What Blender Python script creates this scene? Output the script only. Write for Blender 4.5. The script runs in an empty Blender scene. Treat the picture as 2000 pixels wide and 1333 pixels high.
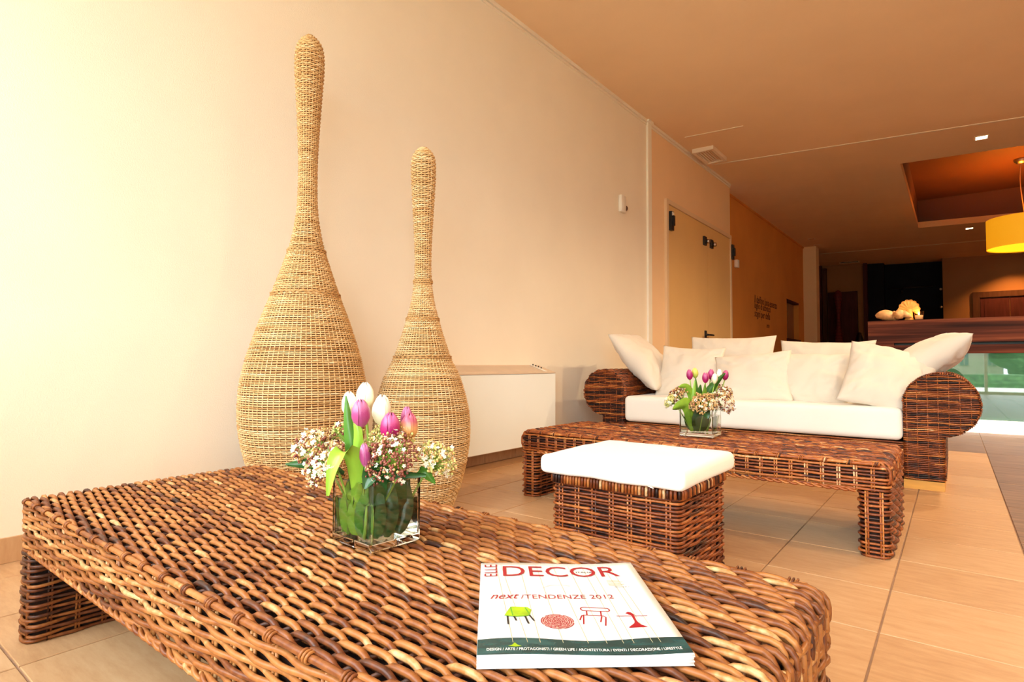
import bpy, bmesh, math, random
import numpy as np
from mathutils import Vector, Matrix, noise

random.seed(7)
RNG = np.random.default_rng(7)
PI = math.pi
SC = bpy.context.scene
COL = SC.collection

# ------------------------------------------------------------------ camera
cam_d = bpy.data.cameras.new('camera')
cam = bpy.data.objects.new('camera', cam_d)
COL.objects.link(cam)
cam_d.sensor_width = 36.0
cam_d.lens = 1119.7 / 2000 * 36
cam_d.clip_start = 0.02
cam_d.clip_end = 300


def cam_axes(yaw, pitch, roll):
    cy, sy, cp, sp = math.cos(yaw), math.sin(yaw), math.cos(pitch), math.sin(pitch)
    f = Vector((-sy * cp, cy * cp, sp))
    r = Vector((cy, sy, 0))
    u = r.cross(f)
    cr, sr = math.cos(roll), math.sin(roll)
    return cr * r + sr * u, -sr * r + cr * u, f


_r, _u, _f = cam_axes(math.radians(37.6258), math.radians(2.2479), math.radians(0.2793))
m4 = Matrix((_r, _u, -_f)).transposed().to_4x4()
m4.translation = Vector((0, 0, 0.665))
cam.matrix_world = m4
SC.camera = cam

# ------------------------------------------------------------------ world, light, exposure
SC.view_settings.view_transform = 'Standard'
SC.view_settings.look = 'None'
SC.view_settings.gamma = 1
SC.view_settings.use_curve_mapping = False
SC.view_settings.exposure = 0.34
SC.cycles.max_bounces = 16
SC.cycles.diffuse_bounces = 6
SC.cycles.glossy_bounces = 4
SC.cycles.transmission_bounces = 14
SC.cycles.transparent_max_bounces = 24
SC.cycles.sample_clamp_indirect = 6.0

world = bpy.data.worlds.new('daylight_sky')
SC.world = world
world.use_nodes = True
wn = world.node_tree
bg = wn.nodes['Background']
bg.inputs['Color'].default_value = (0.84, 0.95, 1.0, 1)
bg.inputs['Strength'].default_value = 9.6


def area(name, loc, rot, sx, sy, energy, col, portal=False):
    d = bpy.data.lights.new(name, 'AREA')
    d.shape = 'RECTANGLE'
    d.size, d.size_y, d.energy, d.color = sx, sy, energy, col
    d.cycles.is_portal = portal
    o = bpy.data.objects.new(name, d)
    o.location, o.rotation_euler = loc, rot
    COL.objects.link(o)
    return o


YF = -2.6          # the glazed front the daylight comes through
YN, XN = -0.80, -0.35   # added left bay set further in, to throw more daylight on the cream wall
area('daylight_portal', ((XN + 3.5) / 2, YF + 0.02, 1.45), (PI / 2, 0, 0), 3.5 - XN, 2.7, 1.0, (1, 1, 1), portal=True)
area('daylight_portal', ((XN - 2.44) / 2, YN + 0.02, 1.77), (PI / 2, 0, 0), XN + 2.44, 2.06, 1.0, (1, 1, 1), portal=True)
area('daylight_portal', (XN + 0.02, (YN + YF) / 2, 1.77), (PI / 2, 0, -PI / 2), YN - YF, 2.06, 1.0, (1, 1, 1), portal=True)


# ------------------------------------------------------------------ materials
def new_mat(name):
    m = bpy.data.materials.new(name)
    m.use_nodes = True
    nt = m.node_tree
    return m, nt, nt.nodes['Principled BSDF']


def N(nt, t, **kw):
    n = nt.nodes.new(t)
    for k, v in kw.items():
        setattr(n, k, v)
    return n


def ramp(nt, stops, src=None):
    r = N(nt, 'ShaderNodeValToRGB')
    els = r.color_ramp.elements
    while len(els) < len(stops):
        els.new(0.5)
    for e, (p, c) in zip(els, stops):
        e.position = p
        e.color = (*c, 1)
    if src is not None:
        nt.links.new(src, r.inputs['Fac'])
    return r


def plain(name, col, rough=0.6, var=0.06, scale=8.0, bump=0.0, bscale=60, spec=0.5, metal=0.0, stretch=None,
          emit=None, coat=0.0):
    m, nt, b = new_mat(name)
    tc = N(nt, 'ShaderNodeTexCoord')
    src = tc.outputs['Object']
    if stretch:
        mp = N(nt, 'ShaderNodeMapping')
        mp.inputs['Scale'].default_value = stretch
        nt.links.new(src, mp.inputs['Vector'])
        src = mp.outputs['Vector']
    nz = N(nt, 'ShaderNodeTexNoise')
    nz.inputs['Scale'].default_value = scale
    nz.inputs['Detail'].default_value = 5
    nt.links.new(src, nz.inputs['Vector'])
    lo = tuple(max(0, c * (1 - var)) for c in col)
    hi = tuple(min(1, c * (1 + var)) for c in col)
    r = ramp(nt, [(0.3, lo), (0.7, hi)], nz.outputs['Fac'])
    nt.links.new(r.outputs['Color'], b.inputs['Base Color'])
    b.inputs['Roughness'].default_value = rough
    b.inputs['Specular IOR Level'].default_value = spec
    b.inputs['Metallic'].default_value = metal
    b.inputs['Coat Weight'].default_value = coat
    if bump:
        n2 = N(nt, 'ShaderNodeTexNoise')
        n2.inputs['Scale'].default_value = bscale
        n2.inputs['Detail'].default_value = 4
        nt.links.new(src, n2.inputs['Vector'])
        bp = N(nt, 'ShaderNodeBump')
        bp.inputs['Strength'].default_value = bump
        bp.inputs['Distance'].default_value = 0.004
        nt.links.new(n2.outputs['Fac'], bp.inputs['Height'])
        nt.links.new(bp.outputs['Normal'], b.inputs['Normal'])
    if emit:
        b.inputs['Emission Color'].default_value = (*emit[0], 1)
        b.inputs['Emission Strength'].default_value = emit[1]
    return m


def rattan(name, stops, rough=0.42, spec=0.4, along=90):
    m, nt, b = new_mat(name)
    at = N(nt, 'ShaderNodeAttribute', attribute_name='tint')
    oi = N(nt, 'ShaderNodeObjectInfo')
    tc = N(nt, 'ShaderNodeTexCoord')
    nz = N(nt, 'ShaderNodeTexNoise')
    nz.inputs['Scale'].default_value = along
    nz.inputs['Detail'].default_value = 6
    nt.links.new(tc.outputs['Object'], nz.inputs['Vector'])
    a1 = N(nt, 'ShaderNodeMath', operation='MULTIPLY_ADD')
    a1.inputs[1].default_value = 0.5
    nt.links.new(nz.outputs['Fac'], a1.inputs[0])
    nt.links.new(at.outputs['Fac'], a1.inputs[2])
    a2 = N(nt, 'ShaderNodeMath', operation='MULTIPLY_ADD')
    a2.inputs[1].default_value = 0.16
    nt.links.new(oi.outputs['Random'], a2.inputs[0])
    nt.links.new(a1.outputs[0], a2.inputs[2])
    a3 = N(nt, 'ShaderNodeMath', operation='SUBTRACT')
    a3.inputs[1].default_value = 0.33
    nt.links.new(a2.outputs[0], a3.inputs[0])
    r = ramp(nt, stops, a3.outputs[0])
    nt.links.new(r.outputs['Color'], b.inputs['Base Color'])
    b.inputs['Roughness'].default_value = rough
    b.inputs['Specular IOR Level'].default_value = spec
    bp = N(nt, 'ShaderNodeBump')
    bp.inputs['Strength'].default_value = 0.25
    bp.inputs['Distance'].default_value = 0.001
    nt.links.new(nz.outputs['Fac'], bp.inputs['Height'])
    nt.links.new(bp.outputs['Normal'], b.inputs['Normal'])
    return m


def thin_glass(name, tint=(0.97, 0.99, 0.97), gloss=(1, 1, 1), fres=1.45, base=0.0):
    """a thin pane: passes light straight through, mirrors by Fresnel"""
    m, nt, b = new_mat(name)
    nt.nodes.remove(b)
    out = nt.nodes['Material Output']
    tr = N(nt, 'ShaderNodeBsdfTransparent')
    tr.inputs['Color'].default_value = (*tint, 1)
    gl = N(nt, 'ShaderNodeBsdfGlossy')
    gl.inputs['Color'].default_value = (*gloss, 1)
    gl.inputs['Roughness'].default_value = 0.02
    ge = N(nt, 'ShaderNodeNewGeometry')
    dt = N(nt, 'ShaderNodeVectorMath', operation='DOT_PRODUCT')
    nt.links.new(ge.outputs['Incoming'], dt.inputs[0])
    nt.links.new(ge.outputs['Normal'], dt.inputs[1])
    ab = N(nt, 'ShaderNodeMath', operation='ABSOLUTE')
    nt.links.new(dt.outputs['Value'], ab.inputs[0])
    om = N(nt, 'ShaderNodeMath', operation='SUBTRACT')
    om.inputs[0].default_value = 1.0
    nt.links.new(ab.outputs[0], om.inputs[1])
    pw = N(nt, 'ShaderNodeMath', operation='POWER')
    pw.inputs[1].default_value = 5.0
    nt.links.new(om.outputs[0], pw.inputs[0])
    f0 = ((fres - 1) / (fres + 1)) ** 2
    fr = N(nt, 'ShaderNodeMath', operation='MULTIPLY_ADD')
    fr.inputs[1].default_value = 1 - f0
    fr.inputs[2].default_value = f0
    nt.links.new(pw.outputs[0], fr.inputs[0])
    mx = N(nt, 'ShaderNodeMixShader')
    nt.links.new(fr.outputs[0], mx.inputs[0])
    nt.links.new(tr.outputs[0], mx.inputs[1])
    nt.links.new(gl.outputs[0], mx.inputs[2])
    nt.links.new(mx.outputs[0], out.inputs['Surface'])
    return m


M = {}
M['wall'] = plain('cream_wall_paint', (0.88, 0.80, 0.655), 0.85, 0.02, 2.5, 0.25, 220, 0.2)
M['wall_door'] = plain('warm_light_wall_paint', (0.88, 0.63, 0.38), 0.85, 0.02, 2.5, 0.25, 220, 0.2)  # cream wall tinted warmer, carrying the light's falloff deeper in the room
M['wall_orange'] = plain('terracotta_wall_paint', (0.74, 0.31, 0.07), 0.8, 0.06, 1.5, 0.25, 220, 0.2)
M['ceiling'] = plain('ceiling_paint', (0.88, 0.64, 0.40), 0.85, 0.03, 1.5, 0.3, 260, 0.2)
M['strip'] = plain('cream_strip', (0.86, 0.72, 0.54), 0.6, 0.02)
M['white_strip'] = plain('white_strip', (0.9, 0.85, 0.72), 0.5, 0.02)
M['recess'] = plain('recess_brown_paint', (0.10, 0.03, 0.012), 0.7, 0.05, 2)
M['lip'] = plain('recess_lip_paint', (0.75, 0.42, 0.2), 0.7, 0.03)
M['tan_wall'] = plain('tan_wall_paint', (0.36, 0.175, 0.07), 0.85, 0.05, 2)
M['maroon'] = plain('maroon_dark_wood', (0.085, 0.022, 0.022), 0.6, 0.2, 3, spec=0.15, stretch=(8, 8, 1))
M['dark_frame'] = plain('dark_brown_frame', (0.10, 0.045, 0.03), 0.6, 0.15, 3, spec=0.1, stretch=(8, 8, 1))
M['niche'] = plain('blue_black_niche', (0.012, 0.014, 0.024), 0.7, 0.15, 3, spec=0.1)
M['black'] = plain('black_plastic', (0.012, 0.011, 0.012), 0.4, 0.1)
M['steel'] = plain('brushed_steel', (0.55, 0.5, 0.45), 0.35, 0.05, 30, metal=1.0)
M['door'] = plain('ochre_door_paint', (0.80, 0.53, 0.22), 0.5, 0.03, 2)
M['door_frame'] = plain('cream_door_frame', (0.78, 0.58, 0.36), 0.5, 0.03, 2)
M['white_plastic'] = plain('white_plastic', (0.86, 0.82, 0.72), 0.4, 0.02)
M['fan_white'] = plain('white_enamel', (0.88, 0.93, 0.90), 0.35, 0.02, 2)
M['fan_grille'] = plain('beige_grille', (0.66, 0.52, 0.38), 0.5, 0.03)
M['grout'] = plain('tile_grout', (0.33, 0.20, 0.13), 0.9, 0.15, 20)
M['grout_dark'] = plain('dark_tile_grout', (0.10, 0.04, 0.03), 0.9, 0.15, 20)
M['core'] = plain('gap_shade_core', (0.022, 0.007, 0.003), 0.9, 0.3, 30)  # near-black, puts the shade of the weave gaps into the colour
M['tan_core'] = plain('shaded_cane_core', (0.20, 0.085, 0.025), 0.9, 0.2, 30)  # darkened liner, makes the gaps between canes look shaded
M['plinth_wood'] = plain('ochre_plinth_wood', (0.62, 0.30, 0.05), 0.45, 0.15, 6, stretch=(1, 6, 6))
M['paper'] = plain('white_paper', (0.80, 0.80, 0.77), 0.35, 0.01)
M['cover'] = plain('white_glossy_cover', (0.78, 0.78, 0.75), 0.22, 0.01, coat=0.3)
M['band'] = plain('dark_teal_print', (0.012, 0.06, 0.06), 0.25, 0.5, 26, stretch=(1, 4, 1))
M['red_ink'] = plain('red_ink', (0.33, 0.004, 0.014), 0.4, 0.05)
M['pale_ink'] = plain('pale_red_ink', (0.58, 0.33, 0.28), 0.4, 0.05)
M['thread_ink'] = plain('pale_thread_ink', (0.47, 0.41, 0.24), 0.4, 0.05)
M['black_ink'] = plain('black_ink', (0.02, 0.02, 0.02), 0.4, 0.05)
M['lime_ink'] = plain('lime_ink', (0.30, 0.46, 0.006), 0.35, 0.35, 40)
M['green_ink'] = plain('green_ink', (0.08, 0.32, 0.02), 0.35, 0.1)
M['white_ink'] = plain('white_ink', (0.8, 0.82, 0.78), 0.4, 0.02)
M['wall_text'] = plain('brown_wall_lettering', (0.10, 0.03, 0.008), 0.7, 0.05)
M['stem'] = plain('green_stem', (0.28, 0.44, 0.06), 0.45, 0.2, 20)
M['leaf'] = plain('mid_green_leaf', (0.075, 0.22, 0.02), 0.38, 0.35, 14, stretch=(1, 1, .3), spec=0.5)
M['leaf_light'] = plain('light_green_leaf', (0.27, 0.48, 0.04), 0.38, 0.3, 14, stretch=(1, 1, .3))
M['leaf_dark'] = plain('dark_green_leaf', (0.025, 0.10, 0.022), 0.3, 0.35, 14)
M['bud_red'] = plain('dark_red_bud', (0.23, 0.06, 0.035), 0.5, 0.4, 90)
M['bud_tan'] = plain('tan_bud', (0.62, 0.36, 0.13), 0.5, 0.4, 90)
M['bud_green'] = plain('yellow_green_bud', (0.62, 0.56, 0.17), 0.5, 0.4, 90)
M['floret'] = plain('cream_floret', (0.90, 0.82, 0.62), 0.5, 0.08, 60)
M['shell'] = plain('orange_shell', (0.80, 0.45, 0.20), 0.5, 0.2, 25, 0.3, 60)
M['coral'] = plain('orange_coral', (0.85, 0.42, 0.10), 0.6, 0.2, 30, 0.5, 90)
M['wax'] = plain('cream_wax', (0.85, 0.7, 0.42), 0.5, 0.05, emit=((1, 0.55, 0.2), 0.25))
M['flame'] = plain('candle_flame', (1, 0.8, 0.4), 0.5, 0, emit=((1, 0.6, 0.2), 25))
M['downlight'] = plain('lit_downlight', (1, 0.9, 0.7), 0.5, 0, emit=((1, 0.78, 0.45), 14))
M['shade'] = plain('yellow_lamp_shade', (0.80, 0.42, 0.03), 0.7, 0.04, 6, emit=((1.0, 0.40, 0.008), 0.55))
M['diffuser'] = plain('lit_diffuser', (0.9, 0.7, 0.1), 0.5, 0, emit=((1.0, 0.72, 0.015), 1.0))
M['led'] = plain('lit_white_plinth', (0.9, 0.88, 0.8), 0.4, 0.01, emit=((1.0, 0.93, 0.8), 1.0))
M['stone'] = plain('pale_terrace_stone', (0.62, 0.58, 0.5), 0.8, 0.12, 3)
M['facade'] = plain('cream_facade', (0.72, 0.60, 0.44), 0.85, 0.08, 1.2)
M['roof'] = plain('red_roof_tile', (0.4, 0.15, 0.08), 0.8, 0.2, 6)
M['hedge'] = plain('hedge_green', (0.05, 0.12, 0.03), 0.7, 0.7, 6)
M['outside_window'] = plain('grey_shutter', (0.2, 0.24, 0.24), 0.5, 0.1)
def solid_glass(name, col, ior):
    m, nt, b = new_mat(name)
    tc = N(nt, 'ShaderNodeTexCoord')
    nz = N(nt, 'ShaderNodeTexNoise')
    nz.inputs['Scale'].default_value = 14
    nt.links.new(tc.outputs['Object'], nz.inputs['Vector'])
    bp = N(nt, 'ShaderNodeBump')
    bp.inputs['Strength'].default_value = 0.03
    nt.links.new(nz.outputs['Fac'], bp.inputs['Height'])
    nt.links.new(bp.outputs['Normal'], b.inputs['Normal'])
    b.inputs['Base Color'].default_value = (*col, 1)
    b.inputs['Transmission Weight'].default_value = 1.0
    b.inputs['Roughness'].default_value = 0.0
    b.inputs['IOR'].default_value = ior
    return m


M['glass'] = solid_glass('clear_vase_glass', (0.97, 0.99, 0.975), 1.45)
M['water'] = solid_glass('vase_water', (0.98, 1.0, 0.97), 1.33)
M['candle_glass'] = thin_glass('candle_glass', (0.95, 0.85, 0.8))

R_DARK = [(0.0, (0.024, 0.013, 0.010)), (0.18, (0.05, 0.017, 0.009)), (0.38, (0.155, 0.042, 0.012)),
          (0.60, (0.30, 0.100, 0.024)), (0.84, (0.42, 0.170, 0.046)), (1.0, (0.62, 0.39, 0.18))]
R_DEEP = [(0.0, (0.015, 0.007, 0.006)), (0.22, (0.040, 0.011, 0.006)), (0.44, (0.18, 0.038, 0.009)),
          (0.68, (0.38, 0.100, 0.020)), (0.86, (0.52, 0.20, 0.05)), (1.0, (0.72, 0.48, 0.25))]
R_PALE = [(0.0, (0.30, 0.135, 0.042)), (0.3, (0.53, 0.285, 0.10)), (0.6, (0.70, 0.45, 0.20)), (1.0, (0.84, 0.66, 0.40))]
M['rattan'] = rattan('brown_rattan', R_DARK, 0.42, 0.32)
M['rattan_deep'] = rattan('dark_red_brown_rattan', R_DEEP)
M['cane'] = rattan('pale_cane', R_PALE, 0.55, 0.3, 60)


def cloth_mat(name, col, sheen=0.2):
    m, nt, b = new_mat(name)
    tc = N(nt, 'ShaderNodeTexCoord')
    nz = N(nt, 'ShaderNodeTexNoise')
    nz.inputs['Scale'].default_value = 5
    nz.inputs['Detail'].default_value = 6
    nt.links.new(tc.outputs['Object'], nz.inputs['Vector'])
    r = ramp(nt, [(0.3, tuple(c * 0.97 for c in col)), (0.7, col)], nz.outputs['Fac'])
    nt.links.new(r.outputs['Color'], b.inputs['Base Color'])
    wv = N(nt, 'ShaderNodeTexNoise')
    wv.inputs['Scale'].default_value = 600
    nt.links.new(tc.outputs['Object'], wv.inputs['Vector'])
    mx = N(nt, 'ShaderNodeMath', operation='MULTIPLY_ADD')
    mx.inputs[1].default_value = 3.0
    nt.links.new(nz.outputs['Fac'], mx.inputs[0])
    nt.links.new(wv.outputs['Fac'], mx.inputs[2])
    bp = N(nt, 'ShaderNodeBump')
    bp.inputs['Strength'].default_value = 0.25
    bp.inputs['Distance'].default_value = 0.003
    nt.links.new(mx.outputs[0], bp.inputs['Height'])
    nt.links.new(bp.outputs['Normal'], b.inputs['Normal'])
    b.inputs['Roughness'].default_value = 0.9
    b.inputs['Specular IOR Level'].default_value = 0.15
    b.inputs['Sheen Weight'].default_value = sheen
    return m


M['cushion'] = cloth_mat('ivory_cushion_cloth', (0.76, 0.675, 0.565))
M['seat_cloth'] = cloth_mat('white_seat_cloth', (0.88, 0.85, 0.78))
M['stool_cloth'] = cloth_mat('white_stool_cloth', (0.93, 0.91, 0.83))


def tile_mat():
    m, nt, b = new_mat('beige_floor_tile')
    tc = N(nt, 'ShaderNodeTexCoord')
    oi = N(nt, 'ShaderNodeObjectInfo')
    ad = N(nt, 'ShaderNodeVectorMath', operation='ADD')
    nt.links.new(tc.outputs['Object'], ad.inputs[0])
    nt.links.new(oi.outputs['Location'], ad.inputs[1])
    mp = N(nt, 'ShaderNodeMapping')
    mp.inputs['Scale'].default_value = (3, 14, 3)
    nt.links.new(ad.outputs[0], mp.inputs['Vector'])
    nz = N(nt, 'ShaderNodeTexNoise')
    nz.inputs['Scale'].default_value = 3
    nz.inputs['Detail'].default_value = 9
    nz.inputs['Roughness'].default_value = 0.7
    nt.links.new(mp.outputs[0], nz.inputs['Vector'])
    mx = N(nt, 'ShaderNodeMath', operation='MULTIPLY_ADD')
    mx.inputs[1].default_value = 0.22
    nt.links.new(oi.outputs['Random'], mx.inputs[0])
    nt.links.new(nz.outputs['Fac'], mx.inputs[2])
    r = ramp(nt, [(0.3, (0.42, 0.225, 0.105)), (0.6, (0.53, 0.31, 0.155)), (0.9, (0.60, 0.38, 0.205))], mx.outputs[0])
    nt.links.new(r.outputs['Color'], b.inputs['Base Color'])
    b.inputs['Roughness'].default_value = 0.42
    b.inputs['Specular IOR Level'].default_value = 0.35
    return m


def wood_mat(name, stops, scale=(1.2, 16, 16), sc=3, rough=0.4, loc=True):
    m, nt, b = new_mat(name)
    tc = N(nt, 'ShaderNodeTexCoord')
    oi = N(nt, 'ShaderNodeObjectInfo')
    ad = N(nt, 'ShaderNodeVectorMath', operation='ADD')
    nt.links.new(tc.outputs['Object'], ad.inputs[0])
    if loc:
        nt.links.new(oi.outputs['Location'], ad.inputs[1])
    mp = N(nt, 'ShaderNodeMapping')
    mp.inputs['Scale'].default_value = scale
    nt.links.new(ad.outputs[0], mp.inputs['Vector'])
    nz = N(nt, 'ShaderNodeTexNoise')
    nz.inputs['Scale'].default_value = sc
    nz.inputs['Detail'].default_value = 8
    nz.inputs['Distortion'].default_value = 0.6
    nt.links.new(mp.outputs[0], nz.inputs['Vector'])
    r = ramp(nt, stops, nz.outputs['Fac'])
    nt.links.new(r.outputs['Color'], b.inputs['Base Color'])
    b.inputs['Roughness'].default_value = rough
    return m


M['tile'] = tile_mat()
M['wood_tile'] = wood_mat('brown_wood_look_tile', [(0.3, (0.10, 0.042, 0.024)), (0.5, (0.20, 0.095, 0.05)), (0.72, (0.32, 0.18, 0.10))])
M['zebrano'] = wood_mat('dark_striped_wood', [(0.28, (0.022, 0.007, 0.006)), (0.45, (0.075, 0.020, 0.013)),
                                              (0.56, (0.135, 0.036, 0.020)), (0.74, (0.23, 0.075, 0.036))], (0.35, 1, 9), 2.2, 0.5)
M['zebrano'].node_tree.nodes['Principled BSDF'].inputs['Specular IOR Level'].default_value = 0.12


def petal_mat(name, base, tip, streak):
    m, nt, b = new_mat(name)
    tc = N(nt, 'ShaderNodeTexCoord')
    sp = N(nt, 'ShaderNodeSeparateXYZ')
    nt.links.new(tc.outputs['Generated'], sp.inputs[0])
    nz = N(nt, 'ShaderNodeTexNoise')
    nz.inputs['Scale'].default_value = 7
    mp = N(nt, 'ShaderNodeMapping')
    mp.inputs['Scale'].default_value = (6, 6, 0.6)
    nt.links.new(tc.outputs['Generated'], mp.inputs['Vector'])
    nt.links.new(mp.outputs[0], nz.inputs['Vector'])
    mx = N(nt, 'ShaderNodeMath', operation='MULTIPLY_ADD')
    mx.inputs[1].default_value = 0.5
    nt.links.new(nz.outputs['Fac'], mx.inputs[0])
    nt.links.new(sp.outputs['Z'], mx.inputs[2])
    r = ramp(nt, [(0.2, base), (0.75, streak), (1.0, tip)], mx.outputs[0])
    nt.links.new(r.outputs['Color'], b.inputs['Base Color'])
    b.inputs['Roughness'].default_value = 0.4
    b.inputs['Subsurface Weight'].default_value = 0.15
    b.inputs['Subsurface Radius'].default_value = (0.01, 0.005, 0.003)
    return m


M['petal_white'] = petal_mat('ivory_tulip_petal', (0.80, 0.74, 0.36), (0.95, 0.92, 0.80), (0.93, 0.88, 0.68))
M['petal_pink'] = petal_mat('pink_tulip_petal', (0.42, 0.10, 0.22), (0.50, 0.15, 0.30), (0.36, 0.04, 0.17))
M['petal_magenta'] = petal_mat('magenta_tulip_petal', (0.40, 0.008, 0.10), (0.55, 0.10, 0.26), (0.36, 0.008, 0.12))
M['petal_orange'] = petal_mat('orange_pink_tulip_petal', (0.62, 0.26, 0.03), (0.55, 0.10, 0.18), (0.72, 0.36, 0.14))
M['petal_green'] = petal_mat('yellow_green_tulip_petal', (0.38, 0.48, 0.06), (0.78, 0.70, 0.16), (0.62, 0.62, 0.10))


# ------------------------------------------------------------------ mesh helpers
class MB:
    """collects geometry; build() links it as ONE mesh object"""

    def __init__(self):
        self.v, self.f4, self.f3, self.t = [], [], [], []
        self.n = 0

    def add(self, v, quads=None, tris=None, tint=0.5):
        v = np.asarray(v, float)
        self.v.append(v)
        self.t.append(np.broadcast_to(np.asarray(tint, float), (len(v),)).copy())
        if quads is not None and len(quads):
            self.f4.append(np.asarray(quads, int) + self.n)
        if tris is not None and len(tris):
            self.f3.append(np.asarray(tris, int) + self.n)
        self.n += len(v)

    def box(self, x0, x1, y0, y1, z0, z1, tint=0.5):
        v = [(x, y, z) for x in (x0, x1) for y in (y0, y1) for z in (z0, z1)]
        self.add(v, [(0, 1, 3, 2), (4, 6, 7, 5), (0, 4, 5, 1), (2, 3, 7, 6), (0, 2, 6, 4), (1, 5, 7, 3)], tint=tint)

    def slab(self, pts_top, dz):
        """prism between a polygon (quad of 4 points) and the same moved by dz in z"""
        a = np.asarray(pts_top, float)
        b = a + np.array([0, 0, dz])
        v = np.vstack([a, b])
        self.add(v, [(0, 1, 2, 3), (7, 6, 5, 4), (0, 4, 5, 1), (1, 5, 6, 2), (2, 6, 7, 3), (3, 7, 4, 0)])

    def tube(self, p, r, k=6, tint=0.5, closed=False, ref=None, cap=True, flat=1.0):
        p = np.asarray(p, float)
        n = len(p)
        if closed:
            t = np.roll(p, -1, 0) - np.roll(p, 1, 0)
        else:
            t = np.gradient(p, axis=0)
        t /= np.maximum(np.linalg.norm(t, axis=1), 1e-9)[:, None]
        if ref is None:
            a = np.abs(t).mean(0)
            ref = np.zeros(3)
            ref[int(np.argmin(a))] = 1.0
        ref = np.asarray(ref, float)
        if ref.ndim == 1:
            ref = np.broadcast_to(ref, p.shape)
        b = np.cross(t, ref)
        b /= np.maximum(np.linalg.norm(b, axis=1), 1e-9)[:, None]
        c = np.cross(b, t)
        r = np.broadcast_to(np.asarray(r, float), (n,))
        an = np.arange(k) * 2 * PI / k + PI / k
        ring = (np.cos(an)[None, :, None] * b[:, None, :] + flat * np.sin(an)[None, :, None] * c[:, None, :]) * r[:, None, None]
        v = (p[:, None, :] + ring).reshape(-1, 3)
        m = n if closed else n - 1
        i = np.arange(m)[:, None] * k
        i2 = ((np.arange(m) + 1) % n)[:, None] * k
        j = np.arange(k)[None, :]
        j2 = (j + 1) % k
        q = np.stack([i + j, i + j2, i2 + j2, i2 + j], -1).reshape(-1, 4)
        tt = np.repeat(np.broadcast_to(np.asarray(tint, float), (n,)), k)
        tris = None
        if cap and not closed:
            tris = [(0, a + 1, a) for a in range(1, k - 1)] + [((n - 1) * k, (n - 1) * k + a, (n - 1) * k + a + 1) for a in range(1, k - 1)]
        self.add(v, q, tris, tt)

    def lathe(self, prof, seg=32, center=(0, 0, 0), cap=True, tint=0.5):
        """prof: list of (radius, z)"""
        prof = np.asarray(prof, float)
        n = len(prof)
        an = np.arange(seg) * 2 * PI / seg
        v = np.stack([prof[:, 0][:, None] * np.cos(an), prof[:, 0][:, None] * np.sin(an),
                      np.repeat(prof[:, 1][:, None], seg, 1)], -1).reshape(-1, 3) + np.asarray(center)
        i = np.arange(n - 1)[:, None] * seg
        j = np.arange(seg)[None, :]
        j2 = (j + 1) % seg
        q = np.stack([i + j, i + j2, i + seg + j2, i + seg + j], -1).reshape(-1, 4)
        tris = []
        if cap:
            tris = [(0, a + 1, a) for a in range(1, seg - 1)] + [((n - 1) * seg, (n - 1) * seg + a, (n - 1) * seg + a + 1) for a in range(1, seg - 1)]
        self.add(v, q, tris, tint)

    def mesh(self, name, mat, smooth=True):
        me = bpy.data.meshes.new(name)
        v = np.vstack(self.v)
        q = np.vstack(self.f4) if self.f4 else np.zeros((0, 4), int)
        t = np.vstack(self.f3) if self.f3 else np.zeros((0, 3), int)
        nl = q.size + t.size
        me.vertices.add(len(v))
        me.vertices.foreach_set('co', v.astype(np.float32).ravel())
        me.loops.add(nl)
        me.loops.foreach_set('vertex_index', np.concatenate([q.ravel(), t.ravel()]).astype(np.int32))
        me.polygons.add(len(q) + len(t))
        st = np.concatenate([np.arange(len(q)) * 4, q.size + np.arange(len(t)) * 3]).astype(np.int32)
        me.polygons.foreach_set('loop_start', st)
        me.update(calc_edges=True)
        me.polygons.foreach_set('use_smooth', np.full(len(q) + len(t), smooth))
        a = me.attributes.new('tint', 'FLOAT', 'POINT')
        a.data.foreach_set('value', np.concatenate(self.t).astype(np.float32))
        me.materials.append(mat)
        me.validate()
        return me

    def build(self, name, mat, parent=None, smooth=True, kind=None):
        return link(name, self.mesh(name, mat, smooth), parent, kind)


def link(name, me, parent=None, kind=None):
    o = bpy.data.objects.new(name, me)
    COL.objects.link(o)
    if parent is not None:
        o.parent = parent
    if kind:
        o['kind'] = kind
    return o


def tag(o, label=None, cat=None, group=None, kind=None):
    for k, v in (('label', label), ('category', cat), ('group', group), ('kind', kind)):
        if v:
            o[k] = v
    return o


def thing(name, label, cat, loc=(0, 0, 0), rz=0.0, group=None):
    o = bpy.data.objects.new(name, None)
    o.empty_display_size = 0.05
    COL.objects.link(o)
    o.location, o.rotation_euler = loc, (0, 0, rz)
    return tag(o, label, cat, group)


def bm_obj(name, bm, mat, parent=None, smooth=False, kind=None):
    me = bpy.data.meshes.new(name)
    bm.to_mesh(me)
    bm.free()
    me.materials.append(mat)
    if smooth:
        for p in me.polygons:
            p.use_smooth = True
    return link(name, me, parent, kind)


def rbox(name, dims, r, mat, parent=None, loc=(0, 0, 0), seg=3, smooth=True, cuts=0, fn=None):
    """box with rounded edges, centred on loc"""
    bm = bmesh.new()
    bmesh.ops.create_cube(bm, size=1)
    for v in bm.verts:
        v.co = Vector((v.co.x * dims[0], v.co.y * dims[1], v.co.z * dims[2]))
    bmesh.ops.bevel(bm, geom=bm.edges[:], offset=r, segments=seg, affect='EDGES', profile=0.5)
    if cuts:
        long = [e for e in bm.edges if e.calc_length() > max(r * 2, min(dims) * 0.3)]
        bmesh.ops.subdivide_edges(bm, edges=long, cuts=cuts, use_grid_fill=True)
    if fn:
        for v in bm.verts:
            v.co += fn(v.co)
    o = bm_obj(name, bm, mat, parent, smooth)
    o.location = loc
    return o


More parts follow.
